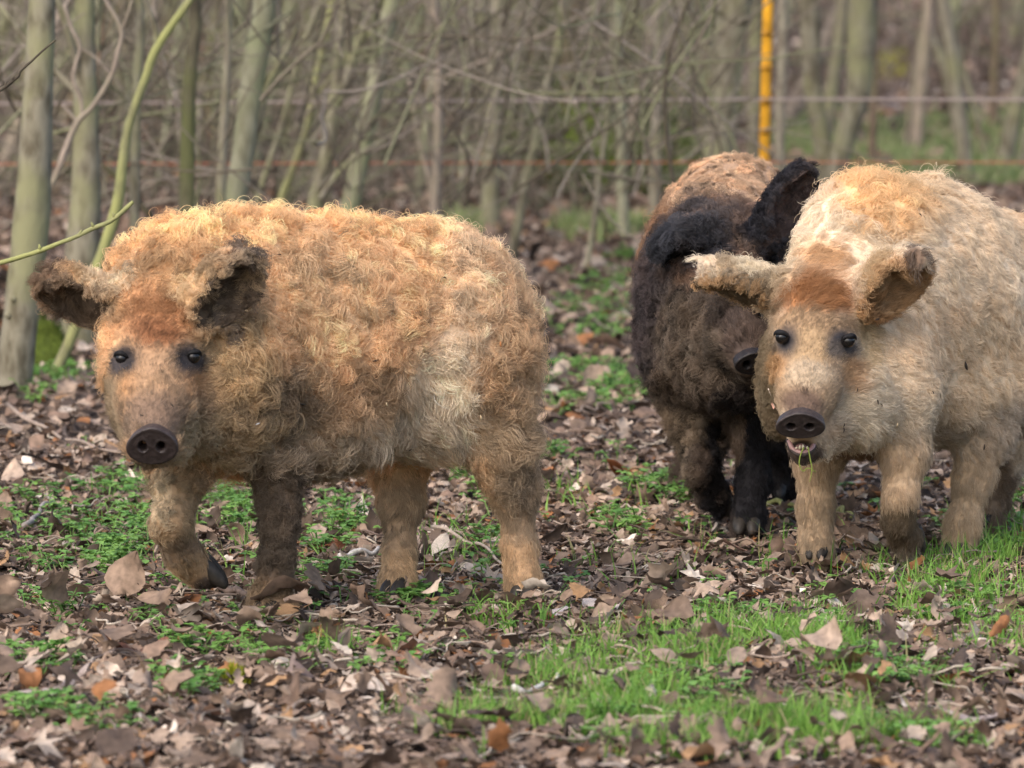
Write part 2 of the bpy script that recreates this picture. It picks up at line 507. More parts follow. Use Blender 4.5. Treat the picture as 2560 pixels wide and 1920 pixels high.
tree('tree', 'tree', 'thick olive trunk left of the yellow fence post',
     [(1790, 545, 92), (1794, 430, 86), (1802, 316, 80), (1815, 180, 78), (1832, 60, 80), (1840, 0, 84)], mat='olive', twigs=4,
     branches=[dict(pts=[(1822, 90, 30), (1860, 20, 26), (1900, -50, 22)])])
tree('sapling', 'sapling', 'faint grey stem right behind the yellow fence post',
     [(1945, 560, 30), (1950, 300, 28), (1956, 0, 26)], mat='grey', twigs=3)
tree('tree', 'tree', 'left limb of the twin-stemmed tree behind the pale pig, leaning left',
     [(2072, 500, 60), (2066, 430, 50), (2052, 340, 46), (2034, 230, 46), (2026, 100, 52), (2022, 0, 54)], mat='olive', twigs=3)
tree('tree', 'tree', 'right limb of the twin-stemmed tree behind the pale pig, broader and more upright',
     [(2086, 503, 70), (2092, 430, 58), (2114, 340, 56), (2146, 230, 66), (2154, 100, 70), (2158, 0, 72)], mat='olive', twigs=3)
tree('sapling', 'sapling', 'slim dark stem just right of the twin-stemmed tree',
     [(2178, 450, 22), (2182, 340, 20), (2186, 200, 16), (2188, 0, 14)], mat='brown', twigs=2)
tree('sapling', 'sapling', 'pale crooked stem far back above the pale pig\'s rump',
     [(2395, 360, 26), (2380, 250, 24), (2358, 160, 22), (2330, 90, 18), (2318, 0, 16)], mat='grey', twigs=2)
tree('sapling', 'sapling', 'faint upright stem nearest the right edge of the wood',
     [(2480, 340, 22), (2486, 200, 20), (2490, 0, 18)], mat='brown', twigs=2)

# -- pale dead branches leaning among the left trunks
def dead_branch(label, pts, Y, mat, limbs=(), lean=0):
    p, r = stem_path(pts, Y, lean)
    root = empty('dead_branch', tuple(p[0]), label=label, category='branch')
    q = spline(np.concatenate([p, r[:, None]], 1), max(12, len(p) * 4))
    mb = MB(); mb.tube(q[:, :3], np.maximum(q[:, 3], .001), 8, bump=.06)
    link('limb', mb.mesh('limb', [BARK[mat]]), root)
    for l in limbs:
        p, r = stem_path(l, Y, lean)
        q = spline(np.concatenate([p, r[:, None]], 1), max(10, len(p) * 4))
        mb = MB(); mb.tube(q[:, :3], np.maximum(q[:, 3], .001), 6, bump=.06)
        link('side_twig', mb.mesh('side_twig', [BARK[mat]]), root)

dead_branch('pale pinkish zigzag dead branch leaning across the left trunks',
            [(60, 960, 24), (85, 700, 22), (117, 494, 18), (140, 440, 17), (165, 370, 16), (193, 307, 16), (234, 263, 13), (278, 190, 13), (294, 133, 12), (304, 76, 11), (263, 0, 9), (240, -40, 8)], 17.0, 'pink',
            [[(193, 307, 10), (172, 280, 9), (155, 262, 8)], [(304, 76, 7), (318, 40, 6), (330, 0, 6)]])
dead_branch('short pale kinked branch hanging beside the left trunks',
            [(205, 300, 8), (202, 247, 10), (183, 200, 10), (190, 160, 10), (200, 117, 11), (177, 66, 9), (160, 10, 8)], 17.3, 'pink',
            [[(200, 120, 6), (240, 145, 6), (276, 185, 6)]])
dead_branch('dark dead limb slanting down right behind the yellow-green pole',
            [(-40, 190, 16), (60, 250, 16), (150, 330, 15), (230, 395, 15), (300, 450, 14), (380, 545, 12)], 18.6, 'dark')
dead_branch('brown limb slanting up to the right above the front pig\'s back',
            [(800, 480, 9), (890, 360, 11), (945, 290, 11), (1000, 240, 9), (1060, 190, 7), (1110, 150, 5)], 19.5, 'dark',
            [[(900, 350, 7), (985, 330, 7), (1050, 270, 6), (1120, 215, 4)]])
dead_branch('pale bluish stick leaning at the front pig\'s back',
            [(800, 500, 16), (840, 440, 14), (885, 395, 12), (960, 350, 8), (1040, 300, 6)], 19.0, 'grey')
dead_branch('long thin dark limb rising right across the centre thicket',
            [(1180, 440, 7), (1290, 385, 10), (1380, 345, 10), (1460, 290, 9), (1530, 235, 9), (1600, 195, 8), (1700, 155, 7), (1800, 150, 6), (1930, 130, 5)], 20.5, 'dark',
            [[(1365, 345, 8), (1420, 330, 6), (1480, 325, 4)]])

# -- near sapling standing just outside the frame whose twigs reach in on the left
def near_sapling():
    Y = 13.1
    b = P(-130, 1000, Y); zb = float(terrain(b[0], Y)[0])
    root = empty('hazel_sapling', (b[0], Y, zb), label='lichened hazel twigs reaching in at the left edge, before the stout trunk', category='sapling')
    mb = MB()
    tp = [np.array([b[0], Y, zb - .05]), np.array([b[0] - .01, Y, zb + .5]), np.array([b[0] - .03, Y, 1.1]), np.array([b[0] - .02, Y + .03, 2.2]), np.array([b[0] + .05, Y + .05, 3.4])]
    mb.tube(spline(tp, 20), np.linspace(.022, .006, 20), 10, bump=.06)
    link('trunk', mb.mesh('trunk', [BARK['olive']]), root)
    def tw(pts, mat, name, buds):
        p, r = stem_path(pts, Y, 0)
        q = spline(np.concatenate([p, r[:, None]], 1), len(p) * 6)
        m2 = MB(); m2.tube(q[:, :3], q[:, 3], 8, bump=.14, seed=3)
        for k in buds:
            c = q[k]; d = unit(np.array([random.uniform(-.5, .5), -.3, 1.0]))
            m2.tube(np.array([c[:3], c[:3] + d * c[3] * 1.6, c[:3] + d * c[3] * 3.0]), [c[3] * .8, c[3] * .7, c[3] * .15], 6)
        link(name, m2.mesh(name, [BARK[mat]]), root)
    tw([(-135, 672, 15), (-60, 668, 14), (0, 657, 13), (60, 640, 12), (100, 627, 12), (150, 607, 11), (190, 592, 11), (230, 572, 12), (270, 556, 11), (300, 535, 12), (318, 518, 11), (333, 504, 9)], 'green', 'twig', [26, 40, 46, 55])
    tw([(-130, 300, 13), (-60, 262, 12), (0, 225, 10), (25, 208, 9), (45, 190, 8), (52, 176, 8), (80, 152, 6), (110, 124, 5), (139, 100, 5)], 'dark', 'twig', [16, 22, 27, 30])
near_sapling()

# -- farther stems that only fill the wood
def far_stems():
    seen = set()
    spots = []
    for k in range(270):
        v = random.choice([random.uniform(60, 250), random.uniform(180, 420), random.uniform(300, 500)])
        u = random.uniform(-150, 1900) if random.random() < .95 else random.uniform(1900, 2700)
        spots.append((u, v))
    for (u, v) in spots:
        g = G(u, v)
        Y = g[1]
        w = random.choice([random.uniform(10, 18), random.uniform(16, 30), random.uniform(24, 46)])
        sl = random.gauss(.10, .14)
        pts = [(u, v, w), (u + sl * 150 + random.gauss(0, 4), v - 150, w * .95), (u + sl * 330 + random.gauss(0, 6), v - 330, w * .88), (u + sl * 560, v - 560, w * .8)]
        mt = random.choice(['olive', 'olive', 'olive', 'grey', 'grey', 'pale', 'pale', 'moss', 'brown', 'pink'])
        word = {'olive': 'olive', 'grey': 'grey', 'pale': 'pale green', 'brown': 'brown', 'pink': 'pinkish', 'moss': 'dark mossy'}[mt]
        thick = 'hair-thin' if w < 14 else 'thin' if w < 20 else 'slim' if w < 28 else 'stout'
        way = 'leaning hard right' if sl > .22 else 'leaning right' if sl > .1 else 'upright' if sl > -.02 else 'leaning left'
        zone = ('by the left edge' if u < 250 else "above the front pig's head" if u < 550 else "above the front pig's shoulder" if u < 850 else "above the front pig's rump" if u < 1230 else 'in the gap between the pigs' if u < 1560
                else 'above the dark pig' if u < 1950 else 'above the pale pig' if u < 2350 else 'by the right edge')
        lab = f'{thick} {word} blurred stem {way}, ' + ('far back' if v < 200 else 'midway back' if v < 350 else 'nearer') + ' ' + zone
        if lab in seen: continue
        seen.add(lab)
        tree('sapling', 'sapling', lab, pts, Y=Y, mat=mt,
             top=4.5, group='blurred stems deep in the thicket', twigs=1, sides=7, bump=.04)
far_stems()

# -- tangle of thin twigs in the thicket
def thicket():
    mb = MB()
    for k in range(1900):
        u = random.uniform(-150, 1800) if random.random() < .86 else random.uniform(1800, 2700)
        v = random.uniform(-30, 520)
        Y = random.uniform(17.5, 34)
        if u > 1850: Y = random.uniform(27, 36); v = random.uniform(-30, 300)
        p = P(u, v, Y)
        if p[2] < .08: continue
        if random.random() < .6:
            d = unit(np.array([random.gauss(.25, .45), random.gauss(0, .4), random.uniform(.5, 1.3)]))
        else:
            d = unit(np.array([random.gauss(0, 1), random.gauss(0, .5), random.gauss(.1, .45)]))
        L = random.uniform(.35, 1.3); q = [p]
        for s in range(6):
            d = unit(d + np.array([random.gauss(0, .16), random.gauss(0, .16), random.gauss(.02, .12)]))
            q.append(q[-1] + d * L / 6)
        r = random.uniform(.0016, .0055)
        c = random.choice([(.16, .135, .10), (.20, .17, .13), (.11, .09, .065), (.17, .165, .10), (.25, .21, .17), (.08, .065, .047), (.18, .18, .10)])
        mb.tube(spline(q, 10), np.linspace(r, r * .35, 10), 4, col=c, cap=False)
    link('thicket_twigs', mb.mesh('thicket_twigs', [M_TWIG]), kind='stuff', label='tangle of thin bare twigs filling the wood behind the pigs')
thicket()

# -- dark bramble and brush masses behind (far edge of the wood)
def brush():
    mb = MB()
    for (u0, u1, v0, v1, n, cols) in [(1350, 1720, 300, 480, 260, [(.06, .085, .02), (.09, .11, .03), (.05, .05, .02)]),
                                      (1950, 2620, 60, 290, 420, [(.12, .09, .07), (.17, .13, .10), (.08, .06, .045), (.22, .17, .14)]),
                                      (-150, 1500, 60, 520, 1700, [(.115, .095, .072), (.15, .125, .095), (.08, .07, .05), (.18, .155, .12), (.12, .12, .07)])]:
        for k in range(n):
            u = random.uniform(u0, u1); v = random.uniform(v0, v1)
            g = G(u, v)
            if g[1] > 46: continue
            b = np.array([g[0], g[1], float(terrain(g[0], g[1])[0])])
            d = unit(np.array([random.gauss(0, .6), random.gauss(0, .6), 1.0])); L = random.uniform(.15, .65)
            q = [b]
            for s in range(4):
                d = unit(d + np.array([random.gauss(0, .3), random.gauss(0, .3), -.12])); q.append(q[-1] + d * L / 4)
            mb.tube(np.array(q), np.linspace(.006, .002, 5), 4, col=random.choice(cols), cap=False)
    link('undergrowth', mb.mesh('undergrowth', [M_TWIG]), kind='stuff', label='dead bramble stems and brush on the floor of the wood')
brush()

# ------------------------------------------------------------------ electric fence
def fence():
    Yf = 20.0
    pb = P(1902, 690, Yf)
    zb = float(terrain(pb[0], Yf)[0])
    root = empty('electric_fence', (pb[0], Yf, zb), label='electric fence with a bright yellow plastic post, pale tape and orange wire behind the pigs', category='fence')
    ym = mat_plain('yellow_plastic', (0.58, 0.28, 0.012), 0.5, 0.3, 0.3, 14)
    dm = mat_plain('post_lug_dark_plastic', (0.42, 0.20, 0.01), 0.5, 0.4, 0.15, 25)  # lugs are of a darker yellow plastic than the post
    om = mat_plain('orange_wire', (0.36, 0.13, 0.07), 0.6, 0.3, 0.15, 60)
    tm = mat_plain('pale_tape', (0.29, 0.235, 0.21), 0.7, 0.3, 0.15, 60)
    a = np.array([pb[0], Yf, zb - .1]); t = P(1924, -150, Yf)
    mb = MB()
    mb.tube(np.array([a + (t - a) * s for s in np.linspace(0, 1, 24)]), .0165, 10)
    post = link('post', mb.mesh('post', [ym]), root)
    for v in [84, 170, 255, 330, 405, 470, 540]:
        s = (P(1910, v, Yf)[2] - a[2]) / (t[2] - a[2])
        c = a + (t - a) * s
        m2 = MB()
        m2.tube(np.array([c - [0, 0, .007], c + [0, 0, .007]]), .0192, 10)
        m2.tube(np.array([c + [0, -.012, 0], c + [0, -.028, .004], c + [0, -.030, .016]]), [.005, .005, .004], 6)
        link('lug', m2.mesh('lug', [dm]), post)
    def wire(name, v_at_post, r, mat, sag, flat=1.0, vl=0, vr=0):
        pts = []
        for x in np.linspace(-4.2, 4.2, 50):
            z = P(1910, v_at_post, Yf)[2]
            z += sag * ((x - pb[0]) / 4) ** 2 * 0
            yy = Yf + .05 * (x - pb[0])
            zz = P(1910, v_at_post + (vl if x < pb[0] else vr) * abs(x - pb[0]) / 3, yy)[2]
            pts.append((x, yy - .03, zz))
        mb = MB(); mb.tube(np.array(pts), r, 6)
        if flat > 1:
            V = np.concatenate(mb.V); c = np.repeat(np.array(pts), 6, axis=0)
            V[:, 2] = c[:, 2] + (V[:, 2] - c[:, 2]) * flat
            mb.V = [V]
        link(name, mb.mesh(name, [mat]), root)
    wire('fence_tape', 247, .0010, tm, .0, 4.0, 14, 4)
    wire('fence_wire', 404, .0014, om, .0, 1.7, 6, 3)
fence()

# ------------------------------------------------------------------ fallen leaves
def leaf_templates():
    T = []
    def strip(widths, xs):
        """five points across each row: margins, half-way, midrib"""
        V, Fc = [], []
        n = len(xs)
        for x, w in zip(xs, widths):
            for f in (-1, -.5, 0, .5, 1):
                V.append((x + .05 * abs(f), w * f, 0))
        for i in range(n - 1):
            for k in range(4):
                a = i * 5 + k
                Fc.append((a, a + 5, a + 6, a + 1))
        return np.array(V, float), Fc
    # oak: lobed margins
    xs = np.linspace(-.5, .5, 9)
    T.append(strip([.02, .10, .09, .20, .13, .28, .17, .22, .03], xs))
    T.append(strip([.015, .08, .15, .11, .26, .16, .27, .17, .03], xs))
    # beech / hazel: ovals
    xs = np.linspace(-.5, .5, 7)
    T.append(strip([.01, .15, .25, .29, .26, .15, .01], xs))
    T.append(strip([.01, .20, .31, .33, .25, .12, .005], xs))
    # broken pieces
    T.append(strip([.10, .24, .15, .27, .06], np.linspace(-.4, .3, 5)))
    T.append(strip([.16, .12, .20, .10], np.linspace(-.25, .25, 4)))
    # maple: five points round a centre
    ang = np.linspace(0, 2 * np.pi, 15)[:-1]
    rad = np.array([.55, .22, .5, .26, .46, .2, .3, .18, .3, .2, .46, .26, .5, .22])
    V = [(0, 0, 0)] + [(r * .5 * math.cos(a) * .9, r * .5 * math.sin(a) * .9, 0) for r, a in zip(rad, ang)] + [(r * math.cos(a) * .9, r * math.sin(a) * .9, 0) for r, a in zip(rad, ang)]
    Fc = [(0, i + 1, (i + 1) % 14 + 1) for i in range(14)] + [(i + 1, i + 15, (i + 1) % 14 + 15, (i + 1) % 14 + 1) for i in range(14)]
    T.append((np.array(V), Fc))
    return T
LEAFT = leaf_templates()
SMALLT = [(np.array([(-.5, 0, 0), (0, -.26, 0), (.5, 0, 0), (0, .28, 0)], float), [(0, 1, 2), (0, 2, 3)])]

PAL = np.array([(.27, .205, .162), (.215, .155, .118), (.155, .106, .08), (.12, .086, .066), (.06, .043, .034), (.36, .295, .245), (.22, .10, .043), (.27, .165, .09), (.48, .42, .365), (.31, .235, .185)])
PALP = np.array([.17, .20, .19, .15, .10, .09, .035, .03, .02, .04])
PALP = PALP / PALP.sum()
PAL = PAL * np.array([1.16, 1.13, 1.06])

def bend(V, k1, k2, tw):
    x, y, z = V[..., 0].copy(), V[..., 1].copy(), V[..., 2].copy()
    k1 = np.where(np.abs(k1) < 1e-3, 1e-3, k1); k2 = np.where(np.abs(k2) < 1e-3, 1e-3, k2)
    z = z + (1 - np.cos(k1 * y)) / k1; y = np.sin(k1 * y) / k1
    x2 = np.sin(k2 * x) / k2; z = z + (1 - np.cos(k2 * x)) / k2
    c, s = np.cos(tw * x), np.sin(tw * x)
    y, z = y * c - z * s, y * s + z * c
    return np.stack([x2, y, z], -1)

def rot_mats(yaw, tilt, tdir):
    n = len(yaw)
    cz, sz = np.cos(yaw), np.sin(yaw); R = np.zeros((n, 3, 3))
    R[:, 0, 0] = cz; R[:, 0, 1] = -sz; R[:, 1, 0] = sz; R[:, 1, 1] = cz; R[:, 2, 2] = 1
    ax = np.stack([np.cos(tdir), np.sin(tdir), np.zeros(n)], 1)
    K = np.zeros((n, 3, 3))
    K[:, 0, 2] = ax[:, 1]; K[:, 1, 2] = -ax[:, 0]; K[:, 2, 0] = -ax[:, 1]; K[:, 2, 1] = ax[:, 0]
    I = np.eye(3)[None]
    s = np.sin(tilt)[:, None, None]; c = np.cos(tilt)[:, None, None]
    return (I + s * K + (1 - c) * (K @ K)) @ R

def scatter_leaves(name, n, y0, y1, size, tmpl, lift, tilt_s, wfac, label):
    Vs, Fs, Ss, Cs, off = [], [], [], [], 0
    u = rng.random(n)
    y = np.sqrt(y0 ** 2 + u * (y1 ** 2 - y0 ** 2))
    x = (rng.random(n) * 2 - 1) * (y * .079 * wfac + .15)
    which = rng.integers(0, len(tmpl), n)
    L = size * np.clip(rng.lognormal(0, .38, n), .35, 2.0)
    tilt = np.abs(rng.normal(0, tilt_s, n)); up = rng.random(n) < .07; tilt[up] = rng.uniform(.7, 1.4, up.sum())
    R = rot_mats(rng.random(n) * 6.283, tilt, rng.random(n) * 6.283)
    z = terrain(x, y) + .004 + rng.random(n) ** 1.5 * lift + np.sin(np.minimum(tilt, 1.4)) * L * .25
    ci = rng.choice(len(PAL), n, p=PALP)
    patch = fbm(xy3(x, y), 1.3, 21)
    col = PAL[ci] * rng.uniform(.75, 1.25, (n, 1)) * (0.72 + .56 * patch)[:, None]
    for t, (TV, TF) in enumerate(tmpl):
        m = np.where(which == t)[0]
        if not len(m): continue
        nv = len(TV)
        V = np.broadcast_to(TV[None], (len(m), nv, 3)).copy()
        V[..., 2] += rng.normal(0, .028, (len(m), nv))
        fx, fy, f0 = rng.normal(0, 7, (len(m), 1)), rng.normal(0, 7, (len(m), 1)), rng.random((len(m), 1)) * 6.283
        V[..., 2] += np.sin(V[..., 0] * fx + V[..., 1] * fy + f0) * rng.uniform(.01, .06, (len(m), 1))
        V[..., :2] += rng.normal(0, .018, (len(m), nv, 2))
        V[..., 1] *= rng.uniform(.75, 1.2, (len(m), 1))
        V = bend(V, rng.normal(0, 2.3, (len(m), 1)), rng.normal(0, 1.2, (len(m), 1)), rng.normal(0, 1.0, (len(m), 1)))
        V = V * L[m][:, None, None]
        V = np.einsum('nij,nvj->nvi', R[m], V)
        V += np.stack([x[m], y[m], z[m]], 1)[:, None, :]
        Vs.append(V.reshape(-1, 3))
        c = np.repeat(col[m], nv, axis=0)
        Cs.append(np.clip(c * rng.uniform(.85, 1.15, (len(c), 1)), 0, 1))
        base = off + np.arange(len(m)) * nv
        fa = np.array([i for f in TF for i in f])
        Fs.append((base[:, None] + fa[None]).ravel())
        Ss.append(np.tile(np.array([len(f) for f in TF]), len(m)))
        off += len(m) * nv
    me = mesh_np(name, np.concatenate(Vs), np.concatenate(Fs), np.concatenate(Ss), [M_LEAF], True, np.concatenate(Cs))
    return link(name, me, ground, kind='stuff')
scatter_leaves('leaf_litter', 22000, 9.3, 15.0, .043, LEAFT, .022, .24, 1.45, '')
scatter_leaves('leaf_litter', 17000, 9.3, 15.0, .022, LEAFT[4:6] + SMALLT, .028, .42, 1.3, '')
scatter_leaves('leaf_litter', 900, 9.6, 12.2, .055, LEAFT, .075, .5, 1.0, '')
scatter_leaves('leaf_litter', 17000, 15.0, 24.0, .058, LEAFT[3:6], .03, .34, 1.3, '')
scatter_leaves('leaf_litter', 22000, 24.0, 46.0, .085, SMALLT, .03, .35, 1.2, '')

def single_leaves():
    """the leaves that show largest, each an object of its own, lying on top of the litter"""
    meshes = []
    for k in range(30):
        TV, TF = LEAFT[[0, 1, 2, 3, 6, 0, 1, 4][k % 8]]
        # petiole and thickness are left to the bend; a second row of points gives crumple
        V = TV.copy(); V[:, 2] += rng.normal(0, .022, len(V)); V[:, :2] += rng.normal(0, .016, (len(V), 2))
        V[:, 2] += np.sin(V[:, 0] * rng.normal(0, 8) + V[:, 1] * rng.normal(0, 8) + k) * rng.uniform(.01, .06)
        V = bend(V, rng.normal(0, 2.3), rng.normal(0, 1.4), rng.normal(0, 1.0))
        faces = list(TF); nv = len(V)
        st = V[2] if len(TF[0]) == 4 else V[22]
        tail = st + np.array([-.28, rng.normal(0, .05), rng.uniform(-.02, .1)])
        V = np.concatenate([V, [st + [0, .012, 0], st - [0, .012, 0], tail - [0, .008, 0], tail + [0, .008, 0]]])
        faces.append((nv, nv + 1, nv + 2, nv + 3))
        meshes.append(mesh_np('leaf', V, [i for f in faces for i in f], [len(f) for f in faces], [M_LEAF1], True))
    special = [(345, 1640, .12, (.20, .085, .05)), (1040, 1660, .11, (.36, .19, .12)), (1500, 1512, .125, (.50, .43, .38)), (1680, 1840, .085, (.34, .15, .055)),
               (1900, 1850, .17, (.42, .33, .27)), (2310, 1620, .10, (.33, .19, .085)), (2440, 1840, .11, (.40, .32, .29)), (1395, 1530, .09, (.42, .37, .36)),
               (160, 1790, .14, (.40, .32, .28)), (580, 1840, .11, (.30, .18, .12)), (690, 1760, .13, (.22, .16, .13)), (1575, 1190, .11, (.25, .09, .035)), (1700, 1150, .05, (.30, .06, .02)),
               (820, 1372, .09, (.24, .095, .05)), (1330, 1490, .08, (.26, .16, .11)), (1840, 1375, .09, (.33, .19, .13)), (2480, 1620, .09, (.28, .14, .07)), (1980, 1385, .08, (.05, .035, .03)),
               (2130, 1420, .07, (.32, .18, .08)), (250, 1420, .08, (.15, .10, .085)), (880, 1470, .12, (.16, .115, .10)), (760, 1730, .10, (.17, .12, .10))]
    for k in range(300):
        if k < len(special):
            u, v, s, c = special[k]
            g = G(u, v)
        else:
            v = 1920 - (rng.random() ** 1.35) * 640 + 25; u = rng.uniform(-40, 2600)
            g = G(u, v); s = rng.uniform(.045, .088); c = PAL[rng.choice(len(PAL), p=PALP)] * rng.uniform(.85, 1.25)
        o = bpy.data.objects.new('leaf', meshes[k % 30])
        COL.objects.link(o)
        o.parent = ground
        z = float(terrain(g[0], g[1])[0])
        tl = abs(rng.normal(0, .35)) if rng.random() > .12 else rng.uniform(.5, 1.1)
        o.location = (g[0], g[1], z + .020 + math.sin(min(tl, 1.2)) * s * .28)
        o.rotation_euler = (tl * math.cos(k), tl * math.sin(k), rng.random() * 6.283)
        o.scale = (s, s, s)
        o.color = (min(1, c[0]), min(1, c[1]), min(1, c[2]), 1)
single_leaves()

# ------------------------------------------------------------------ small sticks on the ground
def stick_mesh(p0, p1, r, col, kink=.012, mb=None, lift=.02):
    n = 7; q = []
    for t in np.linspace(0, 1, n):
        c = p0 * (1 - t) + p1 * t
        c = c + np.array([random.gauss(0, kink), random.gauss(0, kink), 0])
        c[2] = float(terrain(c[0], c[1])[0]) + lift + random.uniform(-.006, .012)
        q.append(c)
    mb = mb or MB()
    mb.tube(spline(q, 14), np.linspace(r, r * .55, 14), 6, col=col, bump=.1)
    return mb

def sticks():
    named = [((20, 1068), (300, 1175), .0052, (.30, .23, .18), 'long pale bent stick on the leaves below the stout trunk'),
             ((60, 1330), (128, 1240), .0065, (.30, .26, .23), 'short grey stick beside seedlings left of the raised hoof'),
             ((385, 1395), (490, 1300), .0028, (.30, .23, .17), 'thin straw-pale stick behind the raised hoof'),
             ((1090, 1340), (1300, 1420), .0045, (.34, .27, .21), 'slender pale stick between the front pig\'s hind legs'),
             ((845, 1398), (950, 1386), .0075, (.45, .42, .38), 'whitish bark-covered stick between front and hind hooves of the front pig'),
             ((1905, 1262), (1985, 1280), .0075, (.22, .22, .08), 'mossy green stick between the dark pig and the pale pig'),
             ((2085, 1290), (2140, 1300), .0060, (.22, .22, .09), 'short mossy stick between the pale pig\'s front legs'),
             ((1300, 700), (1610, 900), .0035, (.24, .19, .15), 'long thin bramble stem lying in the gap between the pigs'),
             ((0, 1690), (100, 1740), .016, (.17, .12, .09), 'thick rotten stick in the lower left corner'),
             ((540, 1490), (640, 1520), .009, (.16, .115, .09), 'dark rotten stick by the planted front hoof'),
             ((2240, 1560), (2510, 1660), .0045, (.20, .14, .10), 'brown twig lying over the grass at lower right'),
             ((1290, 1780), (1400, 1740), .006, (.5, .47, .42), 'pale dry grass stalk in the lower middle')]
    for a, b, r, c, lab in named:
        mb = stick_mesh(G(*a), G(*b), r, c, .006, lift=.034)
        link('stick', mb.mesh('stick', [M_TWIG]), label=lab, category='stick')
    mb = MB()
    for k in range(900):
        v = 1920 - random.random() ** 1.2 * 900; u = random.uniform(-60, 2620)
        p = G(u, v); a = random.uniform(0, 6.28); L = random.uniform(.04, .22)
        stick_mesh(p, p + L * np.array([math.cos(a), math.sin(a), 0]), random.uniform(.0009, .0030), random.choice([(.14, .10, .08), (.22, .16, .12), (.30, .23, .18), (.09, .065, .05), (.38, .32, .25)]), .006, mb, lift=random.uniform(.012, .04))
    link('twig_litter', mb.mesh('twig_litter', [M_TWIG]), ground, kind='stuff')
sticks()

# ------------------------------------------------------------------ greenery
def blades(name, x, y, h, w, col, lean=.5):
    n = len(x)
    z = terrain(x, y) + .005
    a = rng.random(n) * 6.283; la = rng.random(n) * 6.283; le = np.abs(rng.normal(lean, .35, n))
    ts = np.array([0, .4, .75, 1.0]); V = []
    for t in ts:
        c = np.stack([x + np.cos(la) * h * le * t * t, y + np.sin(la) * h * le * t * t, z + h * t * (1 - .3 * le * t)], 1)
        wd = (w * (1 - t ** 1.6))[:, None] * np.stack([np.cos(a), np.sin(a), np.zeros(n)], 1)
        V += [c - wd, c + wd] if t < 1 else [c]
    V = np.stack(V, 1)
    tf = np.array([0, 1, 3, 2, 2, 3, 5, 4, 4, 5, 6]); sz = np.array([4, 4, 3])
    Fl = (np.arange(n)[:, None] * 7 + tf[None]).ravel()
    c = np.repeat(col, 7, axis=0)
    return V.reshape(-1, 3), Fl, np.tile(sz, n), c

def px_region(n, regions):
    """scatter n ground places over pixel ellipses (u, v, ru, rv, weight)"""
    w = np.array([r[4] * 1.0 for r in regions]); w = w / w.sum()
    k = rng.choice(len(regions), n, p=w)
    R = np.array([r[:4] for r in regions])[k]
    rad = np.sqrt(rng.random(n)) * np.where(rng.random(n) < .8, 1, 1.35); th = rng.random(n) * 6.283
    u = R[:, 0] + R[:, 2] * rad * np.cos(th); v = R[:, 1] + R[:, 3] * rad * np.sin(th)
    g = np.array([G(a, b) for a, b in zip(u, v)])
    return g[:, 0], g[:, 1]

def grass():
    reg = [(1800, 1640, 330, 80, 2.6), (1600, 1730, 280, 90, 3.0), (1420, 1820, 200, 80, 1.6), (1750, 1880, 520, 60, 4.0), (1250, 1860, 160, 60, .8), (1950, 1640, 220, 70, 1.3), (2420, 1500, 180, 90, 1.2), (2520, 1560, 120, 110, .9),
           (1660, 1880, 320, 50, 1.6), (2100, 1870, 300, 50, 1.0), (1950, 1560, 160, 40, .8), (2280, 1420, 130, 50, .7), (2480, 1330, 90, 80, 1.6), (1250, 1560, 150, 40, .3), (800, 1640, 120, 30, .45), (2200, 1700, 250, 80, .8),
           (600, 1330, 500, 120, .25), (1500, 1230, 150, 60, .3), (1120, 1360, 150, 60, .25), (1100, 1830, 150, 60, .3), (2510, 1180, 60, 60, .9), (1900, 1400, 500, 60, .3)]
    x, y = px_region(25000, reg)
    keep = fbm(xy3(x, y), 9.0, 61, 2) + rng.normal(0, .07, len(x)) > .53
    x, y = x[keep], y[keep]
    n = len(x)
    g = rng.random((n, 1))
    col = np.array([.10, .24, .03]) * (1 - g) + np.array([.24, .40, .075]) * g
    dry = rng.random(n) < .09
    col[dry] = np.array([.40, .34, .17]) * rng.uniform(.7, 1.1, (dry.sum(), 1))
    V, Fl, S, C = blades('grass', x, y, rng.uniform(.025, .085, n), rng.uniform(.0013, .0030, n), col)
    link('grass', mesh_np('grass', V, Fl, S, [M_GREEN], True, C), kind='stuff', label='short bright green grass among the leaves in the lower right foreground')
    # far lawn-like strips beyond the fence
    reg = [(2350, 400, 330, 55, 4), (2480, 350, 200, 40, 2), (2250, 440, 330, 35, 2), (1990, 380, 60, 60, .5), (1520, 556, 120, 22, 1.3), (1700, 420, 60, 40, .7), (1260, 400, 40, 30, .25), (2100, 340, 120, 40, .8), (1180, 545, 60, 25, .4)]
    x, y = px_region(19000, reg)
    keep = fbm(xy3(x, y), 2.2, 64, 3) + rng.normal(0, .08, len(x)) > .43
    x, y = x[keep], y[keep]; n = len(x)
    g = rng.random((n, 1))
    col = np.array([.14, .21, .06]) * (1 - g) + np.array([.29, .34, .14]) * g
    dry = rng.random(n) < .3
    col[dry] = np.array([.36, .31, .18]) * rng.uniform(.7, 1.1, (dry.sum(), 1))
    V, Fl, S, C = blades('grass', x, y, rng.uniform(.04, .11, n), rng.uniform(.004, .008, n), col)
    link('grass', mesh_np('grass', V, Fl, S, [M_GREEN], True, C), kind='stuff', label='soft green grass strip beyond the fence behind the pale pig')
grass()

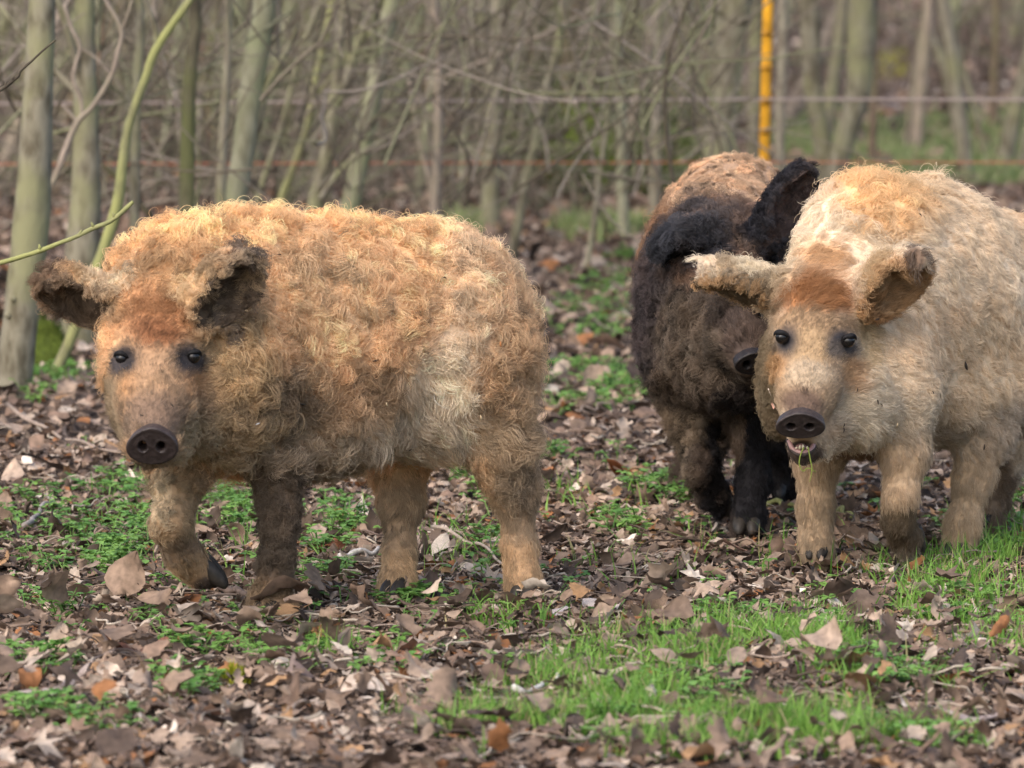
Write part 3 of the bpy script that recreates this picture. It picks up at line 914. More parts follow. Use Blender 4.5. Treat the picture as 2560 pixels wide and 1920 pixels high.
def seedlings():
    """low seedling leaves: clumps of short stalks each with a few toothed leaflets"""
    reg = [(300, 1310, 120, 40, 1.6), (290, 1380, 60, 40, .8), (330, 1215, 100, 25, .9), (470, 1225, 30, 20, .3), (60, 1270, 60, 40, .6), (590, 1290, 60, 40, .9), (600, 1240, 40, 40, .6),
           (850, 1290, 60, 40, 1.0), (820, 1350, 50, 30, .5), (800, 1420, 80, 20, .6), (1010, 1500, 45, 22, 1.0), (1250, 1230, 60, 30, .4), (1180, 1190, 60, 20, .5), (1230, 1350, 30, 25, .3),
           (1520, 960, 110, 35, 1.6), (1560, 1000, 70, 30, 1.0), (1400, 945, 60, 25, .8), (1500, 820, 60, 50, 1.2), (1420, 1010, 50, 20, .4), (1500, 730, 80, 30, .8), (1560, 660, 40, 40, .6), (1400, 790, 40, 40, .4),
           (1650, 1225, 80, 25, 1.0), (1560, 1310, 50, 30, .8), (110, 870, 60, 40, .3), (160, 945, 70, 30, 1.0), (100, 1010, 30, 20, .2), (80, 1690, 90, 30, .9), (460, 1745, 70, 40, 1.0), (480, 1630, 50, 30, .5),
           (690, 1650, 60, 30, .5), (830, 1660, 40, 25, .4), (960, 1640, 50, 20, .3), (100, 1820, 70, 30, .6), (250, 1860, 60, 30, .4), (2200, 1730, 110, 40, 1.3), (2060, 1560, 60, 30, .4), (1830, 1540, 80, 25, .7), (2430, 1520, 90, 40, .7),
           (2470, 1340, 80, 50, .9), (2530, 1230, 40, 60, .6), (1700, 1790, 150, 60, .9), (1550, 1870, 120, 40, .6), (2280, 1880, 120, 30, .5), (180, 1350, 160, 60, .5), (640, 1530, 30, 20, .25), (1350, 1170, 60, 20, .3), (130, 1500, 90, 25, .3), (500, 1460, 60, 30, .3)]
    n = 1350
    reg = reg + [(700, 1400, 650, 330, 4.0), (1700, 1300, 800, 300, 2.0)]
    x, y = px_region(n, reg)
    V, Fl, S, C, off = [], [], [], [], 0
    for i in range(n):
        b = np.array([x[i], y[i], float(terrain(x[i], y[i])[0])])
        hue = random.random(); cc = np.array([.10, .23, .045]) * (1 - hue) + np.array([.22, .38, .085]) * hue
        for s in range(random.randint(2, 4)):
            th = random.uniform(0, 6.28); L = random.uniform(.015, .05); up = random.uniform(.018, .05)
            tip = b + np.array([math.cos(th) * L, math.sin(th) * L, up])
            # three to five leaflets at the tip, folded along the midrib
            m = random.choice([3, 3, 5])
            for q in range(m):
                a = th + (q - (m - 1) / 2) * 1.05 + random.gauss(0, .15)
                ll = random.uniform(.010, .022); d = np.array([math.cos(a), math.sin(a), random.uniform(-.35, .3)]); sd = np.array([-math.sin(a), math.cos(a), 0]) * ll * .38
                f = np.array([0, 0, ll * .14])
                V += [tip, tip + d * ll * .5 + sd + f, tip + d * ll * .8 + sd * .75 + f * .6, tip + d * ll, tip + d * ll * .8 - sd * .75 + f * .6, tip + d * ll * .5 - sd + f]
                Fl += [off, off + 3, off + 2, off + 1, off, off + 5, off + 4, off + 3]; S += [4, 4]; off += 6
                C += [cc * random.uniform(.8, 1.2)] * 6
            w = np.array([.0012, 0, 0])
            V += [b - w, b + w, tip + w, tip - w]; Fl += [off, off + 1, off + 2, off + 3]; S += [4]; off += 4; C += [cc * .8] * 4
    link('ground_cover', mesh_np('ground_cover', np.array(V), Fl, S, [M_GREEN], False, np.array(C)), kind='stuff', label='low green seedlings scattered through the brown leaves')
seedlings()

def moss_mound(label, cu, cv, Y, ru, hz, cols, dens=900, name='moss_cushion', cat='moss'):
    c = G(cu, cv) if Y is None else P(cu, cv, Y)
    c[2] = float(terrain(c[0], c[1])[0])
    sx = ru * c[1] / F_PX
    n1, n2 = 24, 10
    V, Fc = [], []
    for j in range(n2 + 1):
        for i in range(n1):
            th = i / n1 * 6.283; f = j / n2
            r = sx * (1 - f) ** .5 if j < n2 else 0
            V.append([c[0] + r * math.cos(th), c[1] + r * .8 * math.sin(th), c[2] - .03 + (hz + .03) * f ** .8])
    V = np.array(V); V += (np.stack([noise(V, 14, 3), noise(V, 14, 4), noise(V, 14, 5)], 1) - .5) * min(sx, hz) * .6
    for j in range(n2):
        for i in range(n1):
            i2 = (i + 1) % n1
            Fc.append((j * n1 + i, j * n1 + i2, (j + 1) * n1 + i2, (j + 1) * n1 + i))
    nz = fbm(V, 18, 8)
    C = np.array(cols[0])[None] * (1 - nz[:, None]) + np.array(cols[1])[None] * nz[:, None]
    root = link(name, mesh_np(name, V, [i for f in Fc for i in f], [4] * len(Fc), [M_MOSS], True, C), label=label, category=cat)
    # short moss shoots over the surface
    k = rng.integers(0, len(V), dens); p = V[k] + rng.normal(0, sx * .08, (dens, 3)) * [1, 1, .4]
    d = unit(p - np.array([c[0], c[1], c[2] - hz])) + rng.normal(0, .5, (dens, 3)); h = rng.uniform(.006, .016, (dens, 1))
    sd = unit(rng.normal(0, 1, (dens, 3))) * .0022
    W = np.stack([p - sd, p + sd, p + d * h], 1).reshape(-1, 3)
    cc = np.repeat(np.array(cols[0])[None] + (np.array(cols[1]) - np.array(cols[0]))[None] * rng.random((dens, 1)), 3, axis=0)
    link('shoots', mesh_np('shoots', W, np.arange(dens * 3), [3] * dens, [M_GREEN], False, cc), root, kind='stuff')
moss_mound('dark green moss mound at the foot of the stout left trunk', 110, 880, 16.9, 75, .16, [(.035, .05, .010), (.085, .11, .018)])
moss_mound('small yellow-green moss cushion on the leaves in the lower left foreground', 590, 1720, None, 62, .03, [(.22, .25, .015), (.40, .40, .03)])
moss_mound('dark mossy stump mound behind the V-limbed stem', 1480, 520, 24.5, 110, .30, [(.05, .065, .012), (.10, .14, .02)])
moss_mound('flat mossy mound behind the twin-stemmed tree', 2240, 205, 31, 70, .14, [(.20, .19, .03), (.26, .24, .05)])

# ------------------------------------------------------------------ pigs
# a pig's body is one closed skin grown from blended volumes; its curly coat is strands rooted in that skin
class Body:
    def __init__(s, lo, hi, h=.0065):
        s.lo = np.array(lo, float); s.h = h
        s.n = np.ceil((np.array(hi) - s.lo) / h).astype(int) + 1
        s.D = np.full(s.n, 0.5, np.float32)
    def _win(s, lo, hi):
        a = np.maximum(0, np.floor((lo - s.lo) / s.h).astype(int)); b = np.minimum(s.n, np.ceil((hi - s.lo) / s.h).astype(int) + 1)
        sl = tuple(slice(i, j) for i, j in zip(a, b))
        ax = [s.lo[k] + s.h * np.arange(a[k], b[k]) for k in range(3)]
        X, Y, Z = np.meshgrid(*ax, indexing='ij')
        return sl, X, Y, Z
    def _put(s, sl, d, k):
        D = s.D[sl]
        if k > 0:
            hh = np.maximum(k - np.abs(D - d), 0) / k
            s.D[sl] = np.minimum(D, d) - hh * hh * k * .25
        else:
            s.D[sl] = np.minimum(D, d)
    def cone(s, a, ra, b, rb, k=.03):
        a = np.array(a); b = np.array(b); m = max(ra, rb) + k + .07
        sl, X, Y, Z = s._win(np.minimum(a, b) - m, np.maximum(a, b) + m)
        ab = b - a; L2 = ab @ ab + 1e-9
        t = np.clip(((X - a[0]) * ab[0] + (Y - a[1]) * ab[1] + (Z - a[2]) * ab[2]) / L2, 0, 1)
        d = np.sqrt((X - a[0] - t * ab[0]) ** 2 + (Y - a[1] - t * ab[1]) ** 2 + (Z - a[2] - t * ab[2]) ** 2) - (ra + t * (rb - ra))
        s._put(sl, d.astype(np.float32), k)
    def chain(s, pts, k=.03):
        for (a, ra), (b, rb) in zip(pts[:-1], pts[1:]):
            s.cone(a, ra, b, rb, k)
    @staticmethod
    def _ell(X, Y, Z, c, A, r):
        q = [(X - c[0]) * A[i][0] + (Y - c[1]) * A[i][1] + (Z - c[2]) * A[i][2] for i in range(3)]
        k0 = np.sqrt(sum((q[i] / r[i]) ** 2 for i in range(3))) + 1e-6
        k1 = np.sqrt(sum((q[i] / r[i] ** 2) ** 2 for i in range(3))) + 1e-6
        return k0 * (k0 - 1) / k1
    def ell(s, c, A, r, k=.05, carve=None):
        c = np.array(c); m = max(r) + k + .07
        sl, X, Y, Z = s._win(c - m, c + m)
        d = s._ell(X, Y, Z, c, A, r)
        if carve is not None:
            cc, rr = carve
            d = np.maximum(d, -s._ell(X, Y, Z, cc, A, rr))
        s._put(sl, d.astype(np.float32), k)
    def dig(s, c, A, r, k=.01):
        c = np.array(c); m = max(r) + k + .03
        sl, X, Y, Z = s._win(c - m, c + m)
        d = -s._ell(X, Y, Z, c, A, r).astype(np.float32)
        D = s.D[sl]; hh = np.maximum(k - np.abs(D - d), 0) / k
        s.D[sl] = np.maximum(D, d) + hh * hh * k * .25
    def sample(s, p, G=None):
        g = s.D if G is None else G
        q = np.clip((p - s.lo) / s.h, 0, np.array(s.n) - 1.001)
        i = q.astype(int); f = (q - i).astype(np.float32); out = 0
        for dx in (0, 1):
            for dy in (0, 1):
                for dz in (0, 1):
                    w = (f[:, 0] if dx else 1 - f[:, 0]) * (f[:, 1] if dy else 1 - f[:, 1]) * (f[:, 2] if dz else 1 - f[:, 2])
                    out = out + w * g[i[:, 0] + dx, i[:, 1] + dy, i[:, 2] + dz]
        return out
    def normal(s, p, e=.008):
        g = np.stack([s.sample(p + np.eye(3)[k] * e) - s.sample(p - np.eye(3)[k] * e) for k in range(3)], 1)
        return unit(g)
    def lumps(s, amp, scale, mask_items):
        m = np.argwhere(np.abs(s.D) < .035)
        p = s.lo + s.h * m
        k = blob(p, 1.0, mask_items)[:, 0]
        s.D[m[:, 0], m[:, 1], m[:, 2]] -= (amp * k * (fbm(p * np.array([1, 1, .55]), scale, 71, 2) - .5) * 2).astype(np.float32)
    def surface(s):
        """surface nets: one vertex per cell the surface crosses"""
        D = s.D; nx, ny, nz = D.shape
        I = D < 0
        cnt = sum(I[dx:nx - 1 + dx, dy:ny - 1 + dy, dz:nz - 1 + dz].astype(np.int8) for dx in (0, 1) for dy in (0, 1) for dz in (0, 1))
        act = (cnt > 0) & (cnt < 8)
        c = np.argwhere(act); idx = np.full(act.shape, -1, np.int32); idx[act] = np.arange(len(c))
        acc = np.zeros((len(c), 3)); w = np.zeros(len(c))
        corner = [(0, 0, 0), (1, 0, 0), (0, 1, 0), (1, 1, 0), (0, 0, 1), (1, 0, 1), (0, 1, 1), (1, 1, 1)]
        val = [D[c[:, 0] + o[0], c[:, 1] + o[1], c[:, 2] + o[2]] for o in corner]
        for i in range(8):
            for j in range(i + 1, 8):
                if sum(abs(corner[i][k] - corner[j][k]) for k in range(3)) != 1: continue
                m = (val[i] < 0) != (val[j] < 0)
                t = val[i] / np.where(m, val[i] - val[j], 1)
                p = np.array(corner[i])[None] + t[:, None] * (np.array(corner[j]) - np.array(corner[i]))[None]
                acc += np.where(m[:, None], p, 0); w += m
        V = s.lo + s.h * (c + acc / w[:, None])
        quads = []
        for ax in range(3):
            a1, a2 = [(1, 2), (2, 0), (0, 1)][ax]
            A = I[tuple(slice(0, -1) if k == ax else slice(None) for k in range(3))]
            B = I[tuple(slice(1, None) if k == ax else slice(None) for k in range(3))]
            e = np.argwhere(A != B)
            lim = np.array(act.shape)
            ok = (e[:, a1] > 0) & (e[:, a2] > 0) & (e[:, a1] < lim[a1]) & (e[:, a2] < lim[a2])
            e = e[ok]; ins = A[e[:, 0], e[:, 1], e[:, 2]]
            def cell(o1, o2):
                q = e.copy(); q[:, a1] -= o1; q[:, a2] -= o2
                return idx[q[:, 0], q[:, 1], q[:, 2]]
            q = np.stack([cell(1, 1), cell(0, 1), cell(0, 0), cell(1, 0)], 1)
            q[~ins] = q[~ins][:, ::-1]
            quads.append(q)
        Q = np.concatenate(quads); Q = Q[(Q >= 0).all(1)]
        # keep the largest piece only: the body is one surface
        return V, Q

def blob(p, base, items):
    """colours and hair settings laid on the body as soft patches round places on it: (centre, radius, value[, edge])"""
    out = np.tile(np.asarray(base, float), (len(p), 1)) if np.ndim(base) else np.full((len(p), 1), float(base))
    wob = (fbm(p, 16, 33) - .5)
    for it in items:
        c, r, v = it[:3]; edge = it[3] if len(it) > 3 else .5
        amt = it[4] if len(it) > 4 else 1.0
        c = np.asarray(c); rr = np.asarray(r, float)
        if rr.ndim == 0: rr = np.array([rr, rr, rr])
        d = np.sqrt((((p - c) / rr) ** 2).sum(1)) + wob * .7
        w = np.clip((1 + edge * .5 - d) / max(edge, 1e-3), 0, 1); w = w * w * (3 - 2 * w) * amt
        out = out * (1 - w[:, None]) + np.asarray(v, float).reshape(1, -1) * w[:, None]
    return out

def make_fur(name, body, V, Q, parent, spec, n_locks, per, seed):
    r = np.random.default_rng(seed)
    T = np.concatenate([Q[:, [0, 1, 2]], Q[:, [0, 2, 3]]])
    a, b, c = V[T[:, 0]], V[T[:, 1]], V[T[:, 2]]
    cr = np.cross(b - a, c - a); area = np.linalg.norm(cr, axis=1) / 2
    ctr = (a + b + c) / 3
    dens = blob(ctr, 1.0, spec.get('dens', []) + spec.get('dens_last', []))[:, 0]
    nn = unit(cr)
    away = np.clip((nn * unit(np.array([0, 0, CAM_H]) - ctr)).sum(1) * 2 + 1.2, .45, 1)      # the side turned from us needs fewer
    w = area * dens * away
    f = r.choice(len(T), n_locks, p=w / w.sum())
    u1 = np.sqrt(r.random(n_locks)); u2 = r.random(n_locks)
    root = a[f] * (1 - u1)[:, None] + b[f] * (u1 * (1 - u2))[:, None] + c[f] * (u1 * u2)[:, None]
    n = body.normal(root)
    L = blob(root, spec['len'], spec.get('len_b', []))[:, 0]
    curl = blob(root, spec['curl'], spec.get('curl_b', []))[:, 0]
    lift = blob(root, spec['lift'], spec.get('lift_b', []))[:, 0]
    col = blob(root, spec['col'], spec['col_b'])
    flow = blob(root, spec['flow'], spec.get('flow_b', []))
    for (cc, rad, sgn) in spec.get('radial', []):
        cc = np.asarray(cc); d = root - cc; dist = np.linalg.norm(d, axis=1)
        wt = np.clip(1.6 - dist / rad, 0, 1)[:, None]
        flow = flow * (1 - wt) + unit(d) * sgn * wt
    # wandering of the comb direction: whorls a few centimetres across
    ang = (fbm(root, 20, seed + 3, 2) - .5) * 10.0 * np.clip(curl, .05, 1) + r.normal(0, .34, n_locks) * np.clip(curl, .15, 1)
    t = unit(flow - (flow * n).sum(1)[:, None] * n)
    s = np.cross(n, t)
    t = t * np.cos(ang)[:, None] + s * np.sin(ang)[:, None]
    s = np.cross(n, t)
    # inside of the ear cups: short dark down; a longer curly fringe on the rim
    for (cc, A, rad, dcol, fcol) in spec.get('cups', []):
        ins = Body._ell(root[:, 0], root[:, 1], root[:, 2], cc + A[2] * .026 + A[0] * .006, A, (rad[0] * .86, rad[1] * .80, rad[2] * .86))
        out = Body._ell(root[:, 0], root[:, 1], root[:, 2], cc, A, rad)
        inside = (ins < .006) & (out < .02) & (((root - cc) * A[2]).sum(1) < rad[2] * .9)
        rim = (ins < .016) & (out < .02) & ~inside & (np.abs(((root - cc) * A[2]).sum(1)) < rad[2])
        L[inside] = .008 + .018 * noise(root[inside], 45, 8); curl[inside] = .22; lift[inside] = .30; flow[inside] = A[0] + .5 * A[1] * (noise(root[inside], 30, 2) - .5)[:, None]
        pale = inside & (noise(root, 55, 12) > .62)
        col[inside] = np.array(dcol) * (.6 + .9 * noise(root[inside], 60, 4))[:, None]
        col[pale] = col[pale] * .4 + np.array(fcol) * .5
        L[rim] = .022; curl[rim] = .9; lift[rim] = .5
        col[rim] = col[rim] * .45 + np.array(fcol) * .55
    L *= np.where(curl > .4, .62 + .76 * noise(root, 34, seed + 1), 1)
    # lock colour: mottling by lock and by patch
    mott = fbm(root, 30, seed + 5, 2)
    lockv = 1 + r.normal(0, spec.get('lockvar', .13), n_locks) + (mott - .5) * spec.get('mott', .5)
    warm = (noise(root, 22, seed + 9) - .5) * spec.get('warm', .3) * np.clip(curl * 1.4, .1, 1)
    ln = np.clip(r.lognormal(0, .22, n_locks), .6, 1.6)
    ph = r.random(n_locks) * 6.283; turns = r.uniform(.85, 1.75, n_locks); hand = np.where(r.random(n_locks) < .5, 1, -1)
    # strands
    N = n_locks * per; k = np.repeat(np.arange(n_locks), per)
    jit = r.normal(0, 1, (N, 2)) * spec.get('jit', .0055) * np.clip(.5 + L[k, None] * 14, .5, 1.3)
    rt = root[k] + t[k] * jit[:, :1] + s[k] * jit[:, 1:]
    d = body.sample(rt); nk = body.normal(rt)
    rt = rt - nk * (d + .0015)[:, None]
    K = spec.get('pts', 11)
    ts = np.linspace(0, 1, K)
    stray = r.random(N) < .07
    Ls = L[k] * ln[k] * r.uniform(.86, 1.10, N) * np.where(stray, 1.25, 1)
    rho = Ls * (.05 + .17 * curl[k]) * r.uniform(.75, 1.25, N)
    rho = np.where(curl[k] < .12, Ls * .05, rho)
    phi = ph[k] + r.normal(0, .17, N) + np.where(stray, r.normal(0, 1.2, N), 0)
    om = turns[k] * 6.283 * hand[k] * (.35 + .65 * np.clip(curl[k] * 1.6, 0, 1)) * r.normal(1, .07, N)
    tk, sk = t[k], s[k]
    lf = lift[k] * r.normal(1, .22, N) + np.where(stray, .25, 0)
    P_ = np.empty((N, K, 3), np.float32)
    conv = .82 * np.clip(curl[k] * 1.5, .15, 1)
    run = Ls * (1 - .45 * np.clip(curl[k], 0, 1))
    fz = r.normal(0, .04, (N, 2))
    for i, q in enumerate(ts):
        e1 = np.cos(phi + om * q) - np.cos(phi); e2 = np.sin(phi + om * q) - np.sin(phi)
        amp = rho * min(1, q * 2.2)
        up = run * lf * (q - .45 * q * q)
        pos = rt + nk * (up + amp * np.abs(e1) * .75)[:, None] + tk * (run * q * np.sqrt(np.clip(1 - lf * lf * .6, .15, 1)))[:, None] + sk * (amp * e2 + run * q * fz[:, 0])[:, None]
        pos = pos - (tk * jit[:, :1] + sk * jit[:, 1:]) * (conv * q * q)[:, None]
        pos[:, 2] -= spec.get('droop', .0) * Ls * q * q
        P_[:, i] = pos
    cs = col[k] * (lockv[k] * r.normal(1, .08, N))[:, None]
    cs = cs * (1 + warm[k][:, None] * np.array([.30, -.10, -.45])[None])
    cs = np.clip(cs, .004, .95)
    hc = bpy.data.hair_curves.new(name)
    hc.add_curves([K] * N)
    hc.position_data.foreach_set('vector', P_.ravel())
    ra = hc.attributes.get('radius') or hc.attributes.new('radius', 'FLOAT', 'POINT')
    wid = spec.get('width', .00040)
    prof = wid * np.array([1 - .65 * q ** 2 for q in ts], np.float32)
    ra.data.foreach_set('value', np.tile(prof, N).astype(np.float32))
    at = hc.attributes.new('col', 'FLOAT_COLOR', 'CURVE')
    c4 = np.ones((N, 4), np.float32); c4[:, :3] = cs
    at.data.foreach_set('color', c4.ravel())
    hc.materials.append(M_FUR)
    return link(name, hc, parent)

def frame(a, o):
    """axes from a long direction a and a facing direction o"""
    a = unit(np.array(a, float)); o = np.array(o, float); o = unit(o - (o @ a) * a)
    return np.array([a, np.cross(o, a), o])

WORLD = np.eye(3)

def heading_frame(deg):
    """pig axes: forward (to the left and towards us), side, up"""
    c, s = math.cos(math.radians(deg)), math.sin(math.radians(deg))
    return np.array([[-c, -s, 0], [s, -c, 0], [0, 0, 1.0]])

def add_eye(body_o, c, r, look):
    mb = MB(); n = 12
    V, Fc = [], []
    look = unit(np.array(look)); A = frame(look, (0, 0, 1))
    for j in range(9):
        th = j / 8 * math.pi
        for i in range(n):
            f = i / n * 6.283
            V.append(c + r * (math.cos(th) * A[0] + math.sin(th) * (math.cos(f) * A[1] + math.sin(f) * A[2])))
    for j in range(8):
        for i in range(n):
            Fc.append((j * n + i, j * n + (i + 1) % n, (j + 1) * n + (i + 1) % n, (j + 1) * n + i))
    mb.add(np.array(V), Fc)
    link('eye', mb.mesh('eye', [M_EYE]), body_o)

def add_lids(body_o, c, r, look, col):
    """the heavy upper lid as a small arc of dark skin over the eye"""
    look = unit(np.array(look)); A = frame(look, (0, 0, 1))
    mb = MB()
    for sg, h in ((1, .56),):
        q = []
        for x in np.linspace(-1, 1, 11):
            z = sg * h * math.sqrt(max(0, 1 - x * x)) - .06 * x
            y = math.sqrt(max(.02, 1.06 - (x * .95) ** 2 - z * z))
            q.append(c + r * (A[0] * y + A[1] * x * 1.08 + A[2] * (z + sg * .16)))
        mb.tube(np.array(q), np.array([.12, .2, .28, .33, .36, .38, .36, .33, .28, .2, .12]) * r, 7, col=tuple(c_ * (.32 if sg > 0 else .38) for c_ in col), bump=.15)
    link('eyelid', mb.mesh('eyelid', [M_SKIN]), body_o)

def add_snout(body_o, c, A, rx, rz, depth, nostril, col, dark, squash=.75):
    """the nose disc: a rimmed, slightly domed pad with two hollow nostrils. A: forward, side, up"""
    n, rings = 44, 15
    f, sd, up = A
    V, Fc = [], []
    # back collar, rim, then rings to the centre
    prof = [(-1.0, .93), (-.45, .97), (-.15, 1.0), (.0, .985), (.05, .94), (.055, .88)]
    for d, s in prof:
        for i in range(n):
            th = i / n * 6.283
            x, z = math.cos(th), math.sin(th)
            zz = z * (1 if z > 0 else .92); xx = x * (1.03 - .07 * z); zz = zz * (1 + .07 * math.cos(x * 3.0) * (z > 0))
            V.append(c + f * d * depth + sd * rx * s * xx + up * rz * s * zz)
    m = len(prof)
    for j in range(1, rings + 1):
        s = .88 * (1 - j / rings)
        for i in range(n):
            th = i / n * 6.283
            x, z = math.cos(th) * s, math.sin(th) * s
            dd = .03 + .05 * (1 - s)
            for sg in (-1, 1):
                q = ((x - sg * nostril[0]) / nostril[2]) ** 2 + ((z - nostril[1] - .06 * abs(x)) / nostril[3]) ** 2
                dd -= 1.1 * math.exp(-q * q * .8)
                dd += .05 * math.exp(-(math.sqrt(q) - 1.5) ** 2 * 5)
            V.append(c + f * dd * depth + sd * rx * x + up * rz * (z if z > 0 else z * .92))
    tot = m + rings
    for j in range(tot - 1):
        for i in range(n):
            i2 = (i + 1) % n
            Fc.append((j * n + i, j * n + i2, (j + 1) * n + i2, (j + 1) * n + i))
    V = np.array(V)
    nz = fbm(V, 90, 3)
    rim = np.zeros(len(V)); rim[:4 * n] = 1
    C = np.array(col)[None] * (.6 + .8 * nz[:, None])
    C[rim > 0] = np.array(dark)[None] * (.7 + .6 * nz[rim > 0][:, None])
    me = mesh_np('snout', V, [i for f_ in Fc for i in f_], [4] * len(Fc), [M_SNOUT], True, C)
    return link('snout', me, body_o)

def add_hoof(body_o, c, fwd, sz=.020):
    """cloven hoof: two tapered toes side by side"""
    f = unit(np.array(fwd)); sdv = unit(np.cross(f, [0, 0, 1.0])); mb = MB()
    for sg in (-1, 1):
        o = c + sdv * sg * sz * .55
        q = [o - f * sz * .7 + [0, 0, sz * 1.3], o + [0, 0, sz * .9], o + f * sz * .8 + [0, 0, sz * .45], o + f * sz * 1.35 + [0, 0, sz * .12]]
        mb.tube(spline(q, 7), np.array([.62, .66, .68, .62, .52, .38, .16]) * sz, 9)
    link('hoof', mb.mesh('hoof', [M_HOOF]), body_o)

def finish_pig(B, label, spec, n_locks, per, seed, group=None):
    B.lumps(spec.get('lump', .011), 27, spec['lump_b'])
    V, Q = B.surface()
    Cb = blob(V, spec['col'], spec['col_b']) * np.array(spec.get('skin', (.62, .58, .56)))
    for (cc, A, rad, dcol, fcol) in spec.get('cups', []):
        ins = Body._ell(V[:, 0], V[:, 1], V[:, 2], cc + A[2] * .026 + A[0] * .006, A, (rad[0] * .86, rad[1] * .80, rad[2] * .86))
        m = (ins < .010) & (((V - cc) * A[2]).sum(1) < rad[2])
        Cb[m] = np.array(dcol) * .8
    me = mesh_np('pig', V, Q, np.full(len(Q), 4), [M_SKIN], True, np.clip(Cb, .004, .9))
    o = link('pig', me, label=label, category='pig')
    make_fur('fur', B, V, Q, o, spec, n_locks, per, seed)
    # crumbs of soil, straw and leaf caught in the coat
    if spec.get('flecks'):
        dep = V[:, 1] * CP + (CAM_H - V[:, 2]) * SP
        uu = 1280 + F_PX * V[:, 0] / dep; vv = 960 - F_PX * (V[:, 1] * SP + (V[:, 2] - CAM_H) * CP) / dep
        r = random.Random(seed); mb = MB()
        for (u, v, size, c) in spec['flecks']:
            m = np.where((uu - u) ** 2 + (vv - v) ** 2 < 160)[0]
            if not len(m): continue
            q = V[m[np.argmin(V[m, 1])]]; n = B.normal(q[None])[0]
            q = q + n * .013; d = unit(np.cross(n, [r.gauss(0, 1), r.gauss(0, 1), r.gauss(0, 1)])); e = np.cross(n, d)
            pts = [q - d * size + e * size * r.uniform(-.5, .5), q + n * size * .3, q + d * size + e * size * r.uniform(-.6, .6)]
            mb.tube(spline(pts, 7), np.array([.12, .24, .3, .32, .28, .2, .08]) * size, 5, col=c)
        fl = link('coat_debris', mb.mesh('coat_debris', [M_TWIG]), o); fl['kind'] = 'stuff'
    return o

DENS = 1.0

